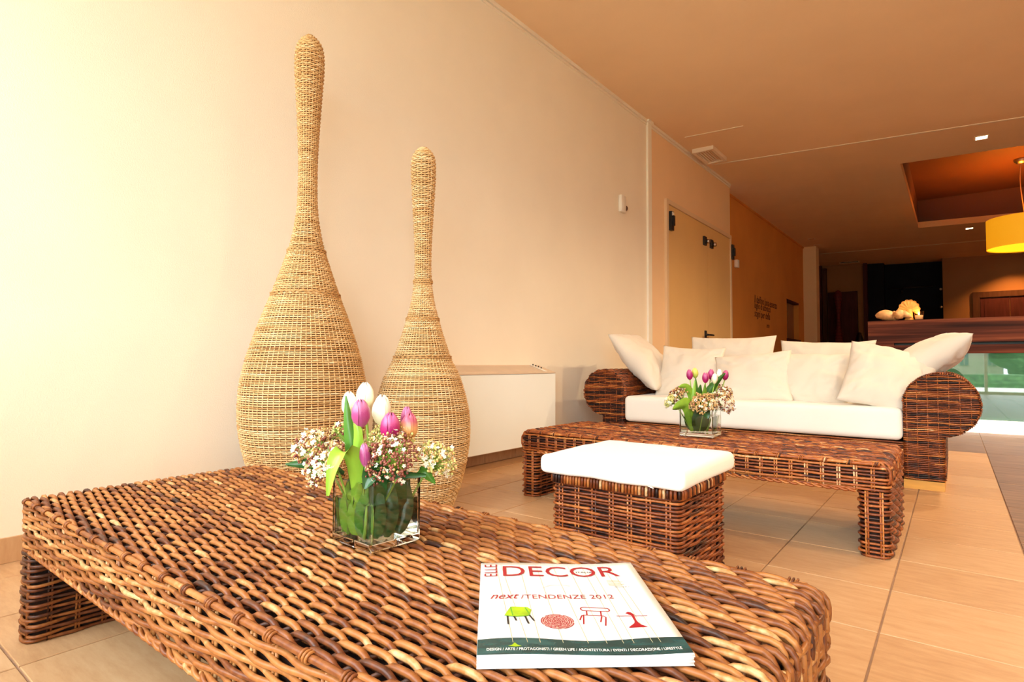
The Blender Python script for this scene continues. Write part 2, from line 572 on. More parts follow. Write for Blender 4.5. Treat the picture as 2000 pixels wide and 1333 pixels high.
def text_mesh(body, mat_name, width, height=None, shear=0.0, bold=0.0, res=3, spacing=1.0):
    cu = bpy.data.curves.new('lettering', 'FONT')
    cu.body = body
    cu.shear = shear
    cu.offset = bold
    cu.resolution_u = res
    cu.space_character = spacing
    ob = bpy.data.objects.new('lettering', cu)
    COL.objects.link(ob)
    dg = bpy.context.evaluated_depsgraph_get()
    me = bpy.data.meshes.new_from_object(ob.evaluated_get(dg))
    bpy.data.objects.remove(ob)
    co = np.zeros(len(me.vertices) * 3, np.float32)
    me.vertices.foreach_get('co', co)
    co = co.reshape(-1, 3)
    lo, hi = co.min(0), co.max(0)
    s = width / (hi[0] - lo[0])
    sy = s if height is None else height / (hi[1] - lo[1])
    co[:, 0] = (co[:, 0] - lo[0]) * s
    co[:, 1] = (co[:, 1] - lo[1]) * sy
    co[:, 2] = 0
    me.vertices.foreach_set('co', co.ravel())
    me.update()
    me.materials.clear()
    me.materials.append(M[mat_name])
    return me, co


def seg_tint(n, seg, lo=0.0, hi=1.0, rng=RNG, base=None):
    """tint along a cane: piecewise patches with soft borders"""
    out = np.zeros(n)
    i = 0
    b = rng.uniform(0.36, 0.80) if base is None else base
    while i < n:
        L = int(rng.integers(max(2, seg // 2), seg * 2))
        out[i:i + L] = np.clip(b + np.clip(rng.normal(0, 0.13), -0.32, 0.24), lo, 0.93)
        i += L
    return out


# ------------------------------------------------------------------ the room shell
XW = -2.4905


def zc(x, y):
    return 3.143 + 0.012 * y - 0.03 * (x - XW)


def struct(name, mb, mat, label, parent=None, smooth=False, cat=None):
    o = mb.build(name, mat, parent, smooth)
    tag(o, label, cat, kind='structure')
    return o


def wall_box(mb, x0, x1, y0, y1, z0, z1):
    mb.box(x0, x1, y0, y1, z0, z1)


YB = 17.4
XR = 4.6
mb = MB(); wall_box(mb, XW - 0.15, XW, YN - 0.1, 5.53, -0.05, 3.45)
struct('wall_left', mb, M['wall'], 'cream painted wall behind the two tall wicker bottles')
mb = MB(); wall_box(mb, XW - 0.15, XW, 5.53, 8.31, -0.05, 3.5)
struct('wall_left', mb, M['wall_door'], 'wall section tinted for the warmer light deeper in, around the ochre double door')
mb = MB()
XO = -2.65
wall_box(mb, XO - 0.2, XO, 8.31, 12.50, -0.05, 3.6)
wall_box(mb, XO - 0.2, XO, 13.62, 14.17, -0.05, 3.6)
wall_box(mb, XO - 0.2, XO, 12.50, 13.62, 2.0, 3.6)
wall_box(mb, XO - 0.2, XO, 12.50, 13.62, -0.05, 1.2)
struct('wall_left', mb, M['wall_orange'], 'terracotta wall with lettering beyond the ochre door')
mb = MB(); wall_box(mb, -2.72, -2.385, 14.16, 14.5, -0.05, 3.6)
struct('trim_1', mb, M['wall_door'], 'tan pillar at the far end of the terracotta wall', cat='pillar')
mb = MB(); wall_box(mb, XR, XR + 0.15, YF - 0.1, YB, -0.05, 3.6)
struct('wall_right', mb, M['wall_door'], 'plain wall on the far right side of the room, outside the picture')
# front with the wide openings
mb = MB()
wall_box(mb, 3.5, XR + 0.15, YF - 0.15, YF, -0.05, 3.4)
wall_box(mb, XN - 0.1, 3.5, YF - 0.15, YF, 2.8, 3.4)
wall_box(mb, XN - 0.1, XN, YF, YN - 0.1, 2.8, 3.4)
wall_box(mb, XW - 0.15, XN, YN - 0.1, YN, 2.8, 3.4)
wall_box(mb, XW - 0.15, XN, YN - 0.1, YN, -0.05, 0.72)  # low parapet added under the bay to hold back low daylight
wall_box(mb, XN - 0.1, XN, YF, YN - 0.1, -0.05, 0.72)
struct('wall_front', mb, M['wall'], 'front wall above the terrace openings behind the camera, with an added parapet that blocks low daylight')


def opening(name, label, loc, rz, w, mull, zb=0.0):
    w_ = thing(name, label, 'window', loc, rz)
    w_['kind'] = 'structure'
    h_ = w / 2
    parts = [('sill', (-h_, h_, -0.05, 0.05, zb - 0.02, zb + 0.06)), ('head', (-h_, h_, -0.05, 0.05, 2.72, 2.8)),
             ('jamb', (-h_, -h_ + .06, -0.05, 0.05, zb + 0.06, 2.72)), ('jamb', (h_ - .06, h_, -0.05, 0.05, zb + 0.06, 2.72))]
    parts += [('mullion', (x - .03, x + .03, -0.04, 0.04, zb + 0.06, 2.72)) for x in mull]
    for nm, a_ in parts:
        m_ = MB(); m_.box(*a_); m_.build(nm, M['white_plastic'], w_, False)


opening('window_1', 'white framed terrace opening behind the camera, seen in the counter glass', ((XN + 3.5) / 2, YF - 0.06, 0), 0, 3.5 - XN, (-0.99,))
opening('added_bay', 'added white framed bay that brings daylight to the cream wall, outside the picture', ((XN - 2.44) / 2, YN - 0.06, 0), 0, XN + 2.44, (), 0.74)

# floor: base, tiles, wood-look tiles
mb = MB(); mb.box(-3.6, XR, YN - 0.1, YB + 0.6, -0.06, -0.0045); mb.box(XN - 0.1, XR, YF, YN - 0.1, -0.06, -0.0045)
floor = struct('floor', mb, M['grout'], 'floor of beige tiles bordered by brown wood-look tiles', cat='floor')
rows = [0.355 + 0.3386 * k for k in range(-9, 16)] + [5.66]
cols = [XW, -2.317, -1.972, -1.627, -1.24, -0.8515, -0.507, -0.1625, 0.183]
tile_mesh = {}


def tile_me(kind, w, h, mat, gap):
    k = (kind, round(w, 3), round(h, 3))
    if k not in tile_mesh:
        bm = bmesh.new()
        bmesh.ops.create_cube(bm, size=1)
        for v in bm.verts:
            v.co = Vector((v.co.x * (w - gap), v.co.y * (h - gap), v.co.z * 0.012 - 0.006))
        top = [e for e in bm.edges if all(v.co.z > -0.001 for v in e.verts)]
        bmesh.ops.bevel(bm, geom=top, offset=0.0016, segments=1, affect='EDGES')
        me = bpy.data.meshes.new(kind)
        bm.to_mesh(me)
        bm.free()
        me.materials.append(mat)
        tile_mesh[k] = me
    return tile_mesh[k]


for i in range(len(cols) - 1):
    for j in range(len(rows) - 1):
        x0, x1, y0, y1 = cols[i], cols[i + 1], rows[j], rows[j + 1]
        if y1 < YN - 0.02 and x1 < XN:
            continue
        t = link('tile', tile_me('tile', x1 - x0, y1 - y0, M['tile'], 0.0048), floor)
        t.location = ((x0 + x1) / 2, (y0 + y1) / 2, 0)
wx = [0.183 + 0.3445 * k for k in range(0, 13)]
wy = [YF + 0.001 + 0.689 * k for k in range(0, 16)]
for i in range(len(wx) - 1):
    for j in range(len(wy) - 1):
        t = link('wood_tile', tile_me('wood_tile', wx[i + 1] - wx[i], wy[j + 1] - wy[j], M['wood_tile'], 0.004), floor)
        t.location = ((wx[i] + wx[i + 1]) / 2, (wy[j] + wy[j + 1]) / 2, 0)
wx2 = [XO] + cols[1:]
for i in range(len(wx2) - 1):
    for j in range(3):
        y0 = 5.66 + 0.689 * j
        t = link('wood_tile', tile_me('wood_tile', wx2[i + 1] - wx2[i], 0.689, M['wood_tile'], 0.004), floor)
        t.location = ((wx2[i] + wx2[i + 1]) / 2, y0 + 0.3445, 0)
mb = MB(); mb.box(-3.5, 0.18, 7.73, YB, -0.0046, 0.0); mb.box(0.19, XR, 8.45, YB, -0.0046, 0.0)
mb.build('far_flooring', M['wood_tile'], floor, False)

# skirting of cut tiles
mb = MB(); mb.box(XW, XW + 0.006, YN, 5.53, 0, 0.08)
bb = struct('baseboard_left', mb, M['grout'], 'low skirting of beige tiles along the cream wall', cat='baseboard')
me_bb = None
for k in range(24):
    y0 = -0.795 + 0.3386 * k + 0.001
    if y0 + 0.335 > 5.53:
        break
    if me_bb is None:
        m_ = MB(); m_.box(0, 0.011, 0, 0.3345, 0.001, 0.083)
        me_bb = m_.mesh('skirting_tile', M['tile'], False)
    t = link('skirting_tile', me_bb, bb)
    t.location = (XW, y0, 0)

# ceiling with the recess
X1, X2, Y1, Y2 = -0.485, 2.7, 8.56, 13.07


def cpt(x, y):
    return (x, y, zc(x, y))


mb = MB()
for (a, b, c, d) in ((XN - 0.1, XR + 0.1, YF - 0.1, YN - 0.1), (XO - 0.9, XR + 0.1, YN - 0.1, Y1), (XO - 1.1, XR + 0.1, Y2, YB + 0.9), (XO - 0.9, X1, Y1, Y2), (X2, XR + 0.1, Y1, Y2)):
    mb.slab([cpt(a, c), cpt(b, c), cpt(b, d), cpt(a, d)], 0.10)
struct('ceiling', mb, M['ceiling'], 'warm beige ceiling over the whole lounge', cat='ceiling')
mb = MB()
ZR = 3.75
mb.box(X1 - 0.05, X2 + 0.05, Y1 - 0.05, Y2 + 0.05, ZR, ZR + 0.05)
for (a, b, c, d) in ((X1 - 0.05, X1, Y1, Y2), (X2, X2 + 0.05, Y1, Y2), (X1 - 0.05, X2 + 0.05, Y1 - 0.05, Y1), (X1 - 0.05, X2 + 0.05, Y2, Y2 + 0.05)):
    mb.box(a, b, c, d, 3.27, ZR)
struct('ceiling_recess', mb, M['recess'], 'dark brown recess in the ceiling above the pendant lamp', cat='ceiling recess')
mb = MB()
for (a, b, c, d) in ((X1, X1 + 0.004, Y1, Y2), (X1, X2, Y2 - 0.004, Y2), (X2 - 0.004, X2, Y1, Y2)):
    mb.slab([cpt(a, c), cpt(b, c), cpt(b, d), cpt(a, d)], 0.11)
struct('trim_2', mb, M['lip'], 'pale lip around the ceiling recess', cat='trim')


def cstrip(name, p, q, w, label):
    m_ = MB()
    (x0, y0), (x1, y1) = p, q
    a, b, c, d = [(x0, y0 - w), (x1, y1 - w), (x1, y1 + w), (x0, y0 + w)]
    m_.slab([(*a, zc(*a) - 0.007), (*b, zc(*b) - 0.007), (*c, zc(*c) - 0.007), (*d, zc(*d) - 0.007)], 0.008)
    struct(name, m_, M['strip'], label, cat='trim')


cstrip('trim_3', (-2.41, 7.312), (2.2, 7.66), 0.016, 'long pale joint strip across the ceiling in front of the recess')
cstrip('trim_4', (-2.34, 6.195), (-1.72, 6.22), 0.007, 'short faint joint strip on the ceiling before the vent')
cstrip('trim_5', (-2.5, 15.3), (2.5, 15.0), 0.02, 'faint joint strip across the far ceiling beyond the recess')
# cornice between wall and ceiling, and the corner strip
m_ = MB()
for dx, dz, w in ((0.0, -0.03, 0.018), (0.0, -0.055, 0.008)):
    a = [(XW, YN, zc(XW, YN) + dz), (XW + w, YN, zc(XW, YN) + dz), (XW + w, 8.31, zc(XW, 8.31) + dz), (XW, 8.31, zc(XW, 8.31) + dz)]
    m_.slab(a, 0.035 if w > 0.01 else 0.02)
struct('trim_6', m_, M['wall'], 'thin cornice between cream wall and ceiling', cat='trim')
m_ = MB(); m_.box(XW, XW + 0.022, 5.50, 5.585, 0, 3.19); m_.box(XW, XW + 0.04, 5.485, 5.60, 3.185, 3.21)
struct('trim_7', m_, M['white_strip'], 'white vertical strip on the wall beside the ochre door', cat='trim')
m_ = MB()
a = [(XO, 8.31, zc(XO, 8.31) - .03), (XO + .02, 8.31, zc(XO, 8.31) - .03), (XO + .02, 14.16, zc(XO, 14.16) - .03), (XO, 14.16, zc(XO, 14.16) - .03)]
m_.slab(a, 0.03)
struct('trim_8', m_, M['wall_orange'], 'thin cornice above the terracotta wall', cat='trim')

# small window in the terracotta wall
w2 = thing('window_2', 'small greenish glazed hatch in the terracotta wall', 'window', (XO, 13.06, 1.2))
w2['kind'] = 'structure'
m_ = MB(); m_.box(-0.2, 0.03, -0.60, 0.60, -0.07, 0.0); m_.build('sill', M['maroon'], w2, False)
m_ = MB(); m_.box(-0.2, 0.004, -0.56, 0.56, 0.76, 0.8); m_.build('head', M['maroon'], w2, False)
m_ = MB(); m_.box(-0.13, -0.12, -0.56, 0.0, 0, 0.76); m_.build('pane', plain('greenish_glass', (0.10, 0.16, 0.13), 0.1, 0.1), w2, False)
m_ = MB(); m_.box(-0.13, -0.10, 0.0, 0.56, 0, 0.76); m_.build('panel', M['tan_wall'], w2, False)

# far wall
mb = MB()
wall_box(mb, -0.18, XR + 0.1, YB, YB + 0.15, -0.05, 3.6)
struct('wall_back', mb, M['tan_wall'], 'tan far wall behind the reception counter')
mb = MB()
wall_box(mb, -3.6, -2.80, YB - 0.02, YB + 0.15, -0.05, 3.6)
wall_box(mb, -1.84, -1.75, YB - 0.02, YB + 0.6, -0.05, 3.6)
struct('wall_back', mb, M['maroon'], 'dark maroon wood panelling beside the far doorway')
mb = MB()
wall_box(mb, -2.80, -1.84, YB + 0.10, YB + 0.2, -0.05, 3.6)
wall_box(mb, -3.7, XR + 0.2, YB + 0.7, YB + 0.8, -0.1, 4.0)  # this and the next two: unseen closing walls added against sky leak
wall_box(mb, -3.7, -3.6, 14.0, YB + 0.8, -0.1, 4.0)
wall_box(mb, -3.7, -2.6, 14.17, 14.27, -0.1, 4.0)
struct('wall_back', mb, M['tan_wall'], 'tan wall inside the far doorway, with added unseen walls that keep sky light out')
d3 = thing('door_3', 'dark maroon door leaf in the tan far doorway', 'door', (-2.325, YB + 0.05, 0))
d3['kind'] = 'structure'
m_ = MB(); m_.box(-0.345, 0.345, 0, 0.045, 0, 2.62); m_.build('leaf', M['maroon'], d3, False)
m_ = MB(); m_.box(-0.46, -0.36, -0.09, 0.04, 0, 3.28); m_.build('jamb', M['dark_frame'], d3, False)
m_ = MB(); m_.box(0.36, 0.48, 0.0, 0.045, 0, 3.25); m_.build('jamb', M['tan_wall'], d3, False)
mb = MB()
wall_box(mb, -1.75, -0.18, YB + 0.55, YB + 0.65, -0.05, 3.6)
wall_box(mb, -0.19, -0.18, YB, YB + 0.6, -0.05, 3.6)
wall_box(mb, -1.75, -1.40, YB + 0.2, YB + 0.6, -0.05, 3.6)
struct('wall_back', mb, M['niche'], 'blue-black niche wall behind the shells on the counter')
d2 = thing('door_2', 'dark brown framed double door on the tan far wall', 'door', (0.38, YB, 0))
d2['kind'] = 'structure'
m_ = MB(); m_.box(0, 0.13, -0.05, 0, 0, 2.40); m_.build('jamb', M['dark_frame'], d2, False)
m_ = MB(); m_.box(1.20, 1.33, -0.05, 0, 0, 2.40); m_.build('jamb', M['dark_frame'], d2, False)
m_ = MB(); m_.box(0.13, 1.20, -0.05, 0, 2.27, 2.40); m_.build('head', M['dark_frame'], d2, False)
for a, b in ((0.14, 0.66), (0.67, 1.19)):
    m_ = MB(); m_.box(a, b, -0.025, 0, 0, 2.26); lf = m_.build('leaf', M['maroon'], d2, False)
    m_ = MB(); m_.box(a + 0.07, b - 0.07, -0.035, -0.024, 0.2, 2.12); m_.build('panel', M['maroon'], lf, False)

# the ochre double door in the beige wall
d1 = thing('door_1', 'ochre double fire door with black hinges and handle', 'door', (XW, 5.96, 0))
d1['kind'] = 'structure'
DH = 2.49
for (a, b, z0, z1) in ((0.0, 0.055, 0, DH), (2.265, 2.32, 0, DH), (0.055, 2.265, DH - 0.05, DH)):
    m_ = MB(); m_.box(0, 0.03, a, b, z0, z1); m_.build('frame', M['door_frame'], d1, False)
for (a, b) in ((0.06, 1.345), (1.352, 2.26)):
    m_ = MB(); m_.box(0, 0.018, a, b, 0.005, DH - 0.055); m_.build('leaf', M['door'], d1, False)
for y in (0.075, 2.29):
    m_ = MB()
    m_.box(0.018, 0.055, y, y + 0.07, 2.15, 2.36)
    m_.box(0.03, 0.075, y + 0.015, y + 0.055, 2.20, 2.31)
    hg = m_.build('hinge', M['black'], d1, False)
    if y < 1:
        m_ = MB(); m_.box(0.055, 0.06, y + 0.01, y + 0.06, 2.31, 2.35); m_.build('hinge_tag', M['white_plastic'], hg, False)
for y in (1.17, 1.42):
    m_ = MB(); m_.box(0.018, 0.04, y, y + 0.09, 2.17, 2.28); k_ = m_.build('lock_plate', M['black'], d1, False)
    m_ = MB(); m_.tube([(0.04, y + 0.085, 2.225), (0.075, y + 0.085, 2.225)], 0.028, 10, ref=(0, 0, 1)); m_.build('lock_knob', M['steel'], k_, True)
m_ = MB(); m_.box(0.018, 0.03, 1.20, 1.255, 0.80, 1.09); hp = m_.build('handle_plate', M['black'], d1, False)
m_ = MB(); m_.tube([(0.03, 1.23, 1.035), (0.075, 1.23, 1.035), (0.08, 1.26, 1.035), (0.08, 1.36, 1.035)], 0.012, 8, ref=(0, 0, 1)); m_.tube([(0.07, 1.23, 1.035), (0.07, 1.12, 1.035)], 0.012, 8, ref=(0, 0, 1)); m_.build('handle', M['black'], hp)

# lettering on the terracotta wall
txt = thing('wall_lettering', 'four lines of small brown lettering on the terracotta wall', 'lettering', (XO + 0.002, 10.13, 1.42))
for body, w, z, yo in (('Il delfino luna essenza', 1.55, 0.30, 0.0), ('luglio di abbracci', 1.08, 0.165, 0.0), ('sogni per della', 1.03, 0.02, 0.0), ('ante', 0.2, -0.09, 0.78)):
    me, _ = text_mesh(body, 'wall_text', w, None, 0.15, 0.012)
    o = link('text_line', me, txt)
    o.location = (0, yo, z)
    o.rotation_euler = (PI / 2, 0, PI / 2)

# ------------------------------------------------------------------ outside, seen mirrored in the counter glass
mb = MB(); mb.box(-12, 14, -9.0, YF - 0.15, -0.12, -0.03); mb.box(-12, XN - 0.1, YF - 0.15, YN - 0.15, -0.12, -0.03)
struct('terrace', mb, M['stone'], 'pale stone terrace outside the front opening', cat='terrace')
mb = MB(); mb.box(-40, 50, -90, -9.0, -0.6, -0.5)
struct('garden_ground', mb, M['hedge'], 'garden ground beyond the terrace', cat='ground')
bm = bmesh.new()
bmesh.ops.create_cube(bm, size=1)
bmesh.ops.subdivide_edges(bm, edges=bm.edges[:], cuts=9, use_grid_fill=True)
for v in bm.verts:
    p = Vector((v.co.x * 26, v.co.y * 1.6, v.co.z * 0.9))
    v.co = p + noise.noise_vector(p * 1.9) * 0.14 + noise.noise_vector(p * 5) * 0.06
hd = bm_obj('hedge', bm, M['hedge'], None, False)
hd.location = (1, -12, -0.13)
tag(hd, 'clipped green hedge beyond the terrace, mirrored in the counter glass', 'hedge')
hs = thing('house', 'cream house with a grey window, mirrored in the counter glass', 'house', (1.35, -40, -0.5))
m_ = MB(); m_.box(-1.5, 1.5, -6, 0, 0, 6.5); m_.build('wall', M['facade'], hs, False)
m_ = MB(); m_.box(-2.3, -1.5, -5, -1, 0, 1.9); m_.build('annex', M['facade'], hs, False)
for x in (-1.0, 0.62):
    for z in (1.2, 4.2):
        m_ = MB(); m_.box(x, x + 0.5, 0, 0.06, z, z + 1.1); wf = m_.build('window', M['outside_window'], hs, False)
        m_ = MB(); m_.box(x + 0.23, x + 0.27, 0.06, 0.09, z, z + 1.1); m_.box(x, x + 0.5, 0.06, 0.09, z + 0.5, z + 0.55); m_.build('glazing_bar', M['facade'], wf, False)
m_ = MB(); m_.add([(-1.9, -6.4, 6.5), (1.9, -6.4, 6.5), (1.9, 0.4, 6.5), (-1.9, 0.4, 6.5), (0, -6.4, 8.2), (0, 0.4, 8.2)],
                  [(0, 1, 2, 3), (0, 3, 5, 4), (1, 4, 5, 2)], [(0, 4, 1), (3, 2, 5)])
m_.build('roof', M['roof'], hs, False)
for k, (tx, ty, tr) in enumerate(((-6.0, -36, 4.2), (-2.4, -33, 1.5), (4.5, -36, 2.5), (10, -37, 4.0))):
    tr_ = thing('garden_tree', 'green garden tree %s the cream house, mirrored in the counter glass' % ('far left of', 'just left of', 'just right of', 'far right of')[k], 'tree', (tx, ty, -0.5))
    bm = bmesh.new(); bmesh.ops.create_icosphere(bm, subdivisions=4, radius=1)
    for v in bm.verts:
        p = v.co.copy()
        v.co = Vector((p.x * tr, p.y * tr, p.z * tr * 1.1 + tr * 1.15)) + noise.noise_vector(p * 3 + Vector((k, 0, 0))) * tr * 0.25 + noise.noise_vector(p * 9) * tr * 0.09
    bm_obj('crown', bm, M['hedge'], tr_, False)
    m_ = MB(); m_.tube([(0, 0, 0), (0, 0, tr)], 0.18, 8, ref=(1, 0, 0)); m_.build('trunk', M['maroon'], tr_)

# ------------------------------------------------------------------ woven furniture
def round_rect(x0, x1, y0, y1, rc, ds):
    """closed outline with rounded corners: points and outward normals"""
    pts, nor = [], []

    def line(a, b, n):
        L = math.dist(a, b)
        k = max(1, int(L / ds))
        for i in range(k):
            t = i / k
            pts.append((a[0] + (b[0] - a[0]) * t, a[1] + (b[1] - a[1]) * t))
            nor.append(n)

    def arc(cx, cy, a0):
        for i in range(4):
            a = a0 + PI / 2 * i / 4
            pts.append((cx + rc * math.cos(a), cy + rc * math.sin(a)))
            nor.append((math.cos(a), math.sin(a)))

    line((x0 + rc, y0), (x1 - rc, y0), (0, -1)); arc(x1 - rc, y0 + rc, -PI / 2)
    line((x1, y0 + rc), (x1, y1 - rc), (1, 0)); arc(x1 - rc, y1 - rc, 0)
    line((x1 - rc, y1), (x0 + rc, y1), (0, 1)); arc(x0 + rc, y1 - rc, PI / 2)
    line((x0, y1 - rc), (x0, y0 + rc), (-1, 0)); arc(x0 + rc, y0 + rc, PI)
    return np.array(pts), np.array(nor)


def loop_path(x0, x1, y0, y1, z, rc, ds, period, amp, phase, inset, wob=0.0012):
    p, n = round_rect(x0 + inset, x1 - inset, y0 + inset, y1 - inset, rc, ds)
    d = np.linalg.norm(np.roll(p, -1, 0) - p, axis=1)
    s = np.concatenate([[0], np.cumsum(d)[:-1]])
    tot = d.sum()
    per = tot / max(1, round(tot / period))
    o = amp * np.sin(2 * PI * (s / per + phase))
    zz = z + wob * np.sin(2 * PI * s / (per * 2.7) + phase * 9)
    return np.column_stack([p + n * o[:, None], zz])


def loops(mb, x0, x1, y0, y1, zs, r, rc=0.02, ds=0.0125, period=0.1, amp=0.004, k=5, base=None, seg=8, spread=1.0):
    for i, z in enumerate(zs):
        p = loop_path(x0, x1, y0, y1, z, rc, ds, period, amp, 0.5 * (i % 2) + 0.03 * RNG.normal(), r + amp)
        mb.tube(p, r * RNG.uniform(0.9, 1.1), k, seg_tint(len(p), seg, base=base), closed=True, ref=(0, 0, 1))


def stakes(mb, x0, x1, y0, y1, z0, z1, r, step, inset, pair=0.008, faces='fblr', tint=0.75):
    def col(x, y, dx, dy):
        for s in ((-pair / 2, pair / 2) if pair else (0,)):
            mb.tube([(x + dx * s, y + dy * s, z0), (x + dx * s, y + dy * s, (z0 + z1) / 2), (x + dx * s, y + dy * s, z1)],
                    r, 5, np.clip(tint + RNG.normal(0, 0.15), 0, 1), ref=(dx + 1e-3, dy, 0))
    nx = max(1, round((x1 - x0) / step))
    ny = max(1, round((y1 - y0) / step))
    for i in range(nx):
        x = x0 + (x1 - x0) * (i + 0.5) / nx
        if 'f' in faces: col(x, y0 + inset, 1, 0)
        if 'b' in faces: col(x, y1 - inset, 1, 0)
    for i in range(ny):
        y = y0 + (y1 - y0) * (i + 0.5) / ny
        if 'l' in faces: col(x0 + inset, y, 0, 1)
        if 'r' in faces: col(x1 - inset, y, 0, 1)


def top_strand_path(x0, x1, y, H, r, amp, P, phase, ds, drop=0.05, rc=0.022):
    """up over one end, across the top, down over the other end"""
    h = H - r - amp
    xa, xb = x0 + r + amp, x1 - r - amp
    pts, nor = [], []
    for z in np.arange(h - rc - drop, h - rc, ds):
        pts.append((xa, z)); nor.append((-1, 0))
    for a in np.linspace(PI, PI / 2, 5):
        pts.append((xa + rc + rc * math.cos(a), h - rc + rc * math.sin(a))); nor.append((math.cos(a), math.sin(a)))
    for x in np.arange(xa + rc + ds, xb - rc, ds):
        pts.append((x, h)); nor.append((0, 1))
    for a in np.linspace(PI / 2, 0, 5):
        pts.append((xb - rc + rc * math.cos(a), h - rc + rc * math.sin(a))); nor.append((math.cos(a), math.sin(a)))
    for z in np.arange(h - rc - ds, h - rc - drop, -ds):
        pts.append((xb, z)); nor.append((1, 0))
    p, n = np.array(pts), np.array(nor)
    d = np.linalg.norm(np.diff(p, axis=0), axis=1)
    s = np.concatenate([[0], np.cumsum(d)])
    o = amp * np.tanh(1.9 * (np.sin(2 * PI * (s / P + phase)) + 0.22)) / 0.97
    q = p + n * o[:, None]
    return np.column_stack([q[:, 0], np.full(len(q), y), q[:, 1]])


def rope(mb, a, b, r, R, pitch, tint=0.7, k=5):
    a, b = np.array(a, float), np.array(b, float)
    L = np.linalg.norm(b - a)
    n = int(L / (pitch / 8))
    t = np.linspace(0, 1, n)
    ax = (b - a) / L
    u = np.cross(ax, (0, 0, 1.0)); u /= np.linalg.norm(u)
    w = np.cross(ax, u)
    for ph in (0, PI):
        an = 2 * PI * t * L / pitch + ph
        p = a + np.outer(t, b - a) + R * (np.cos(an)[:, None] * u + np.sin(an)[:, None] * w)
        mb.tube(p, r, k, seg_tint(n, 8, base=tint), ref=w)


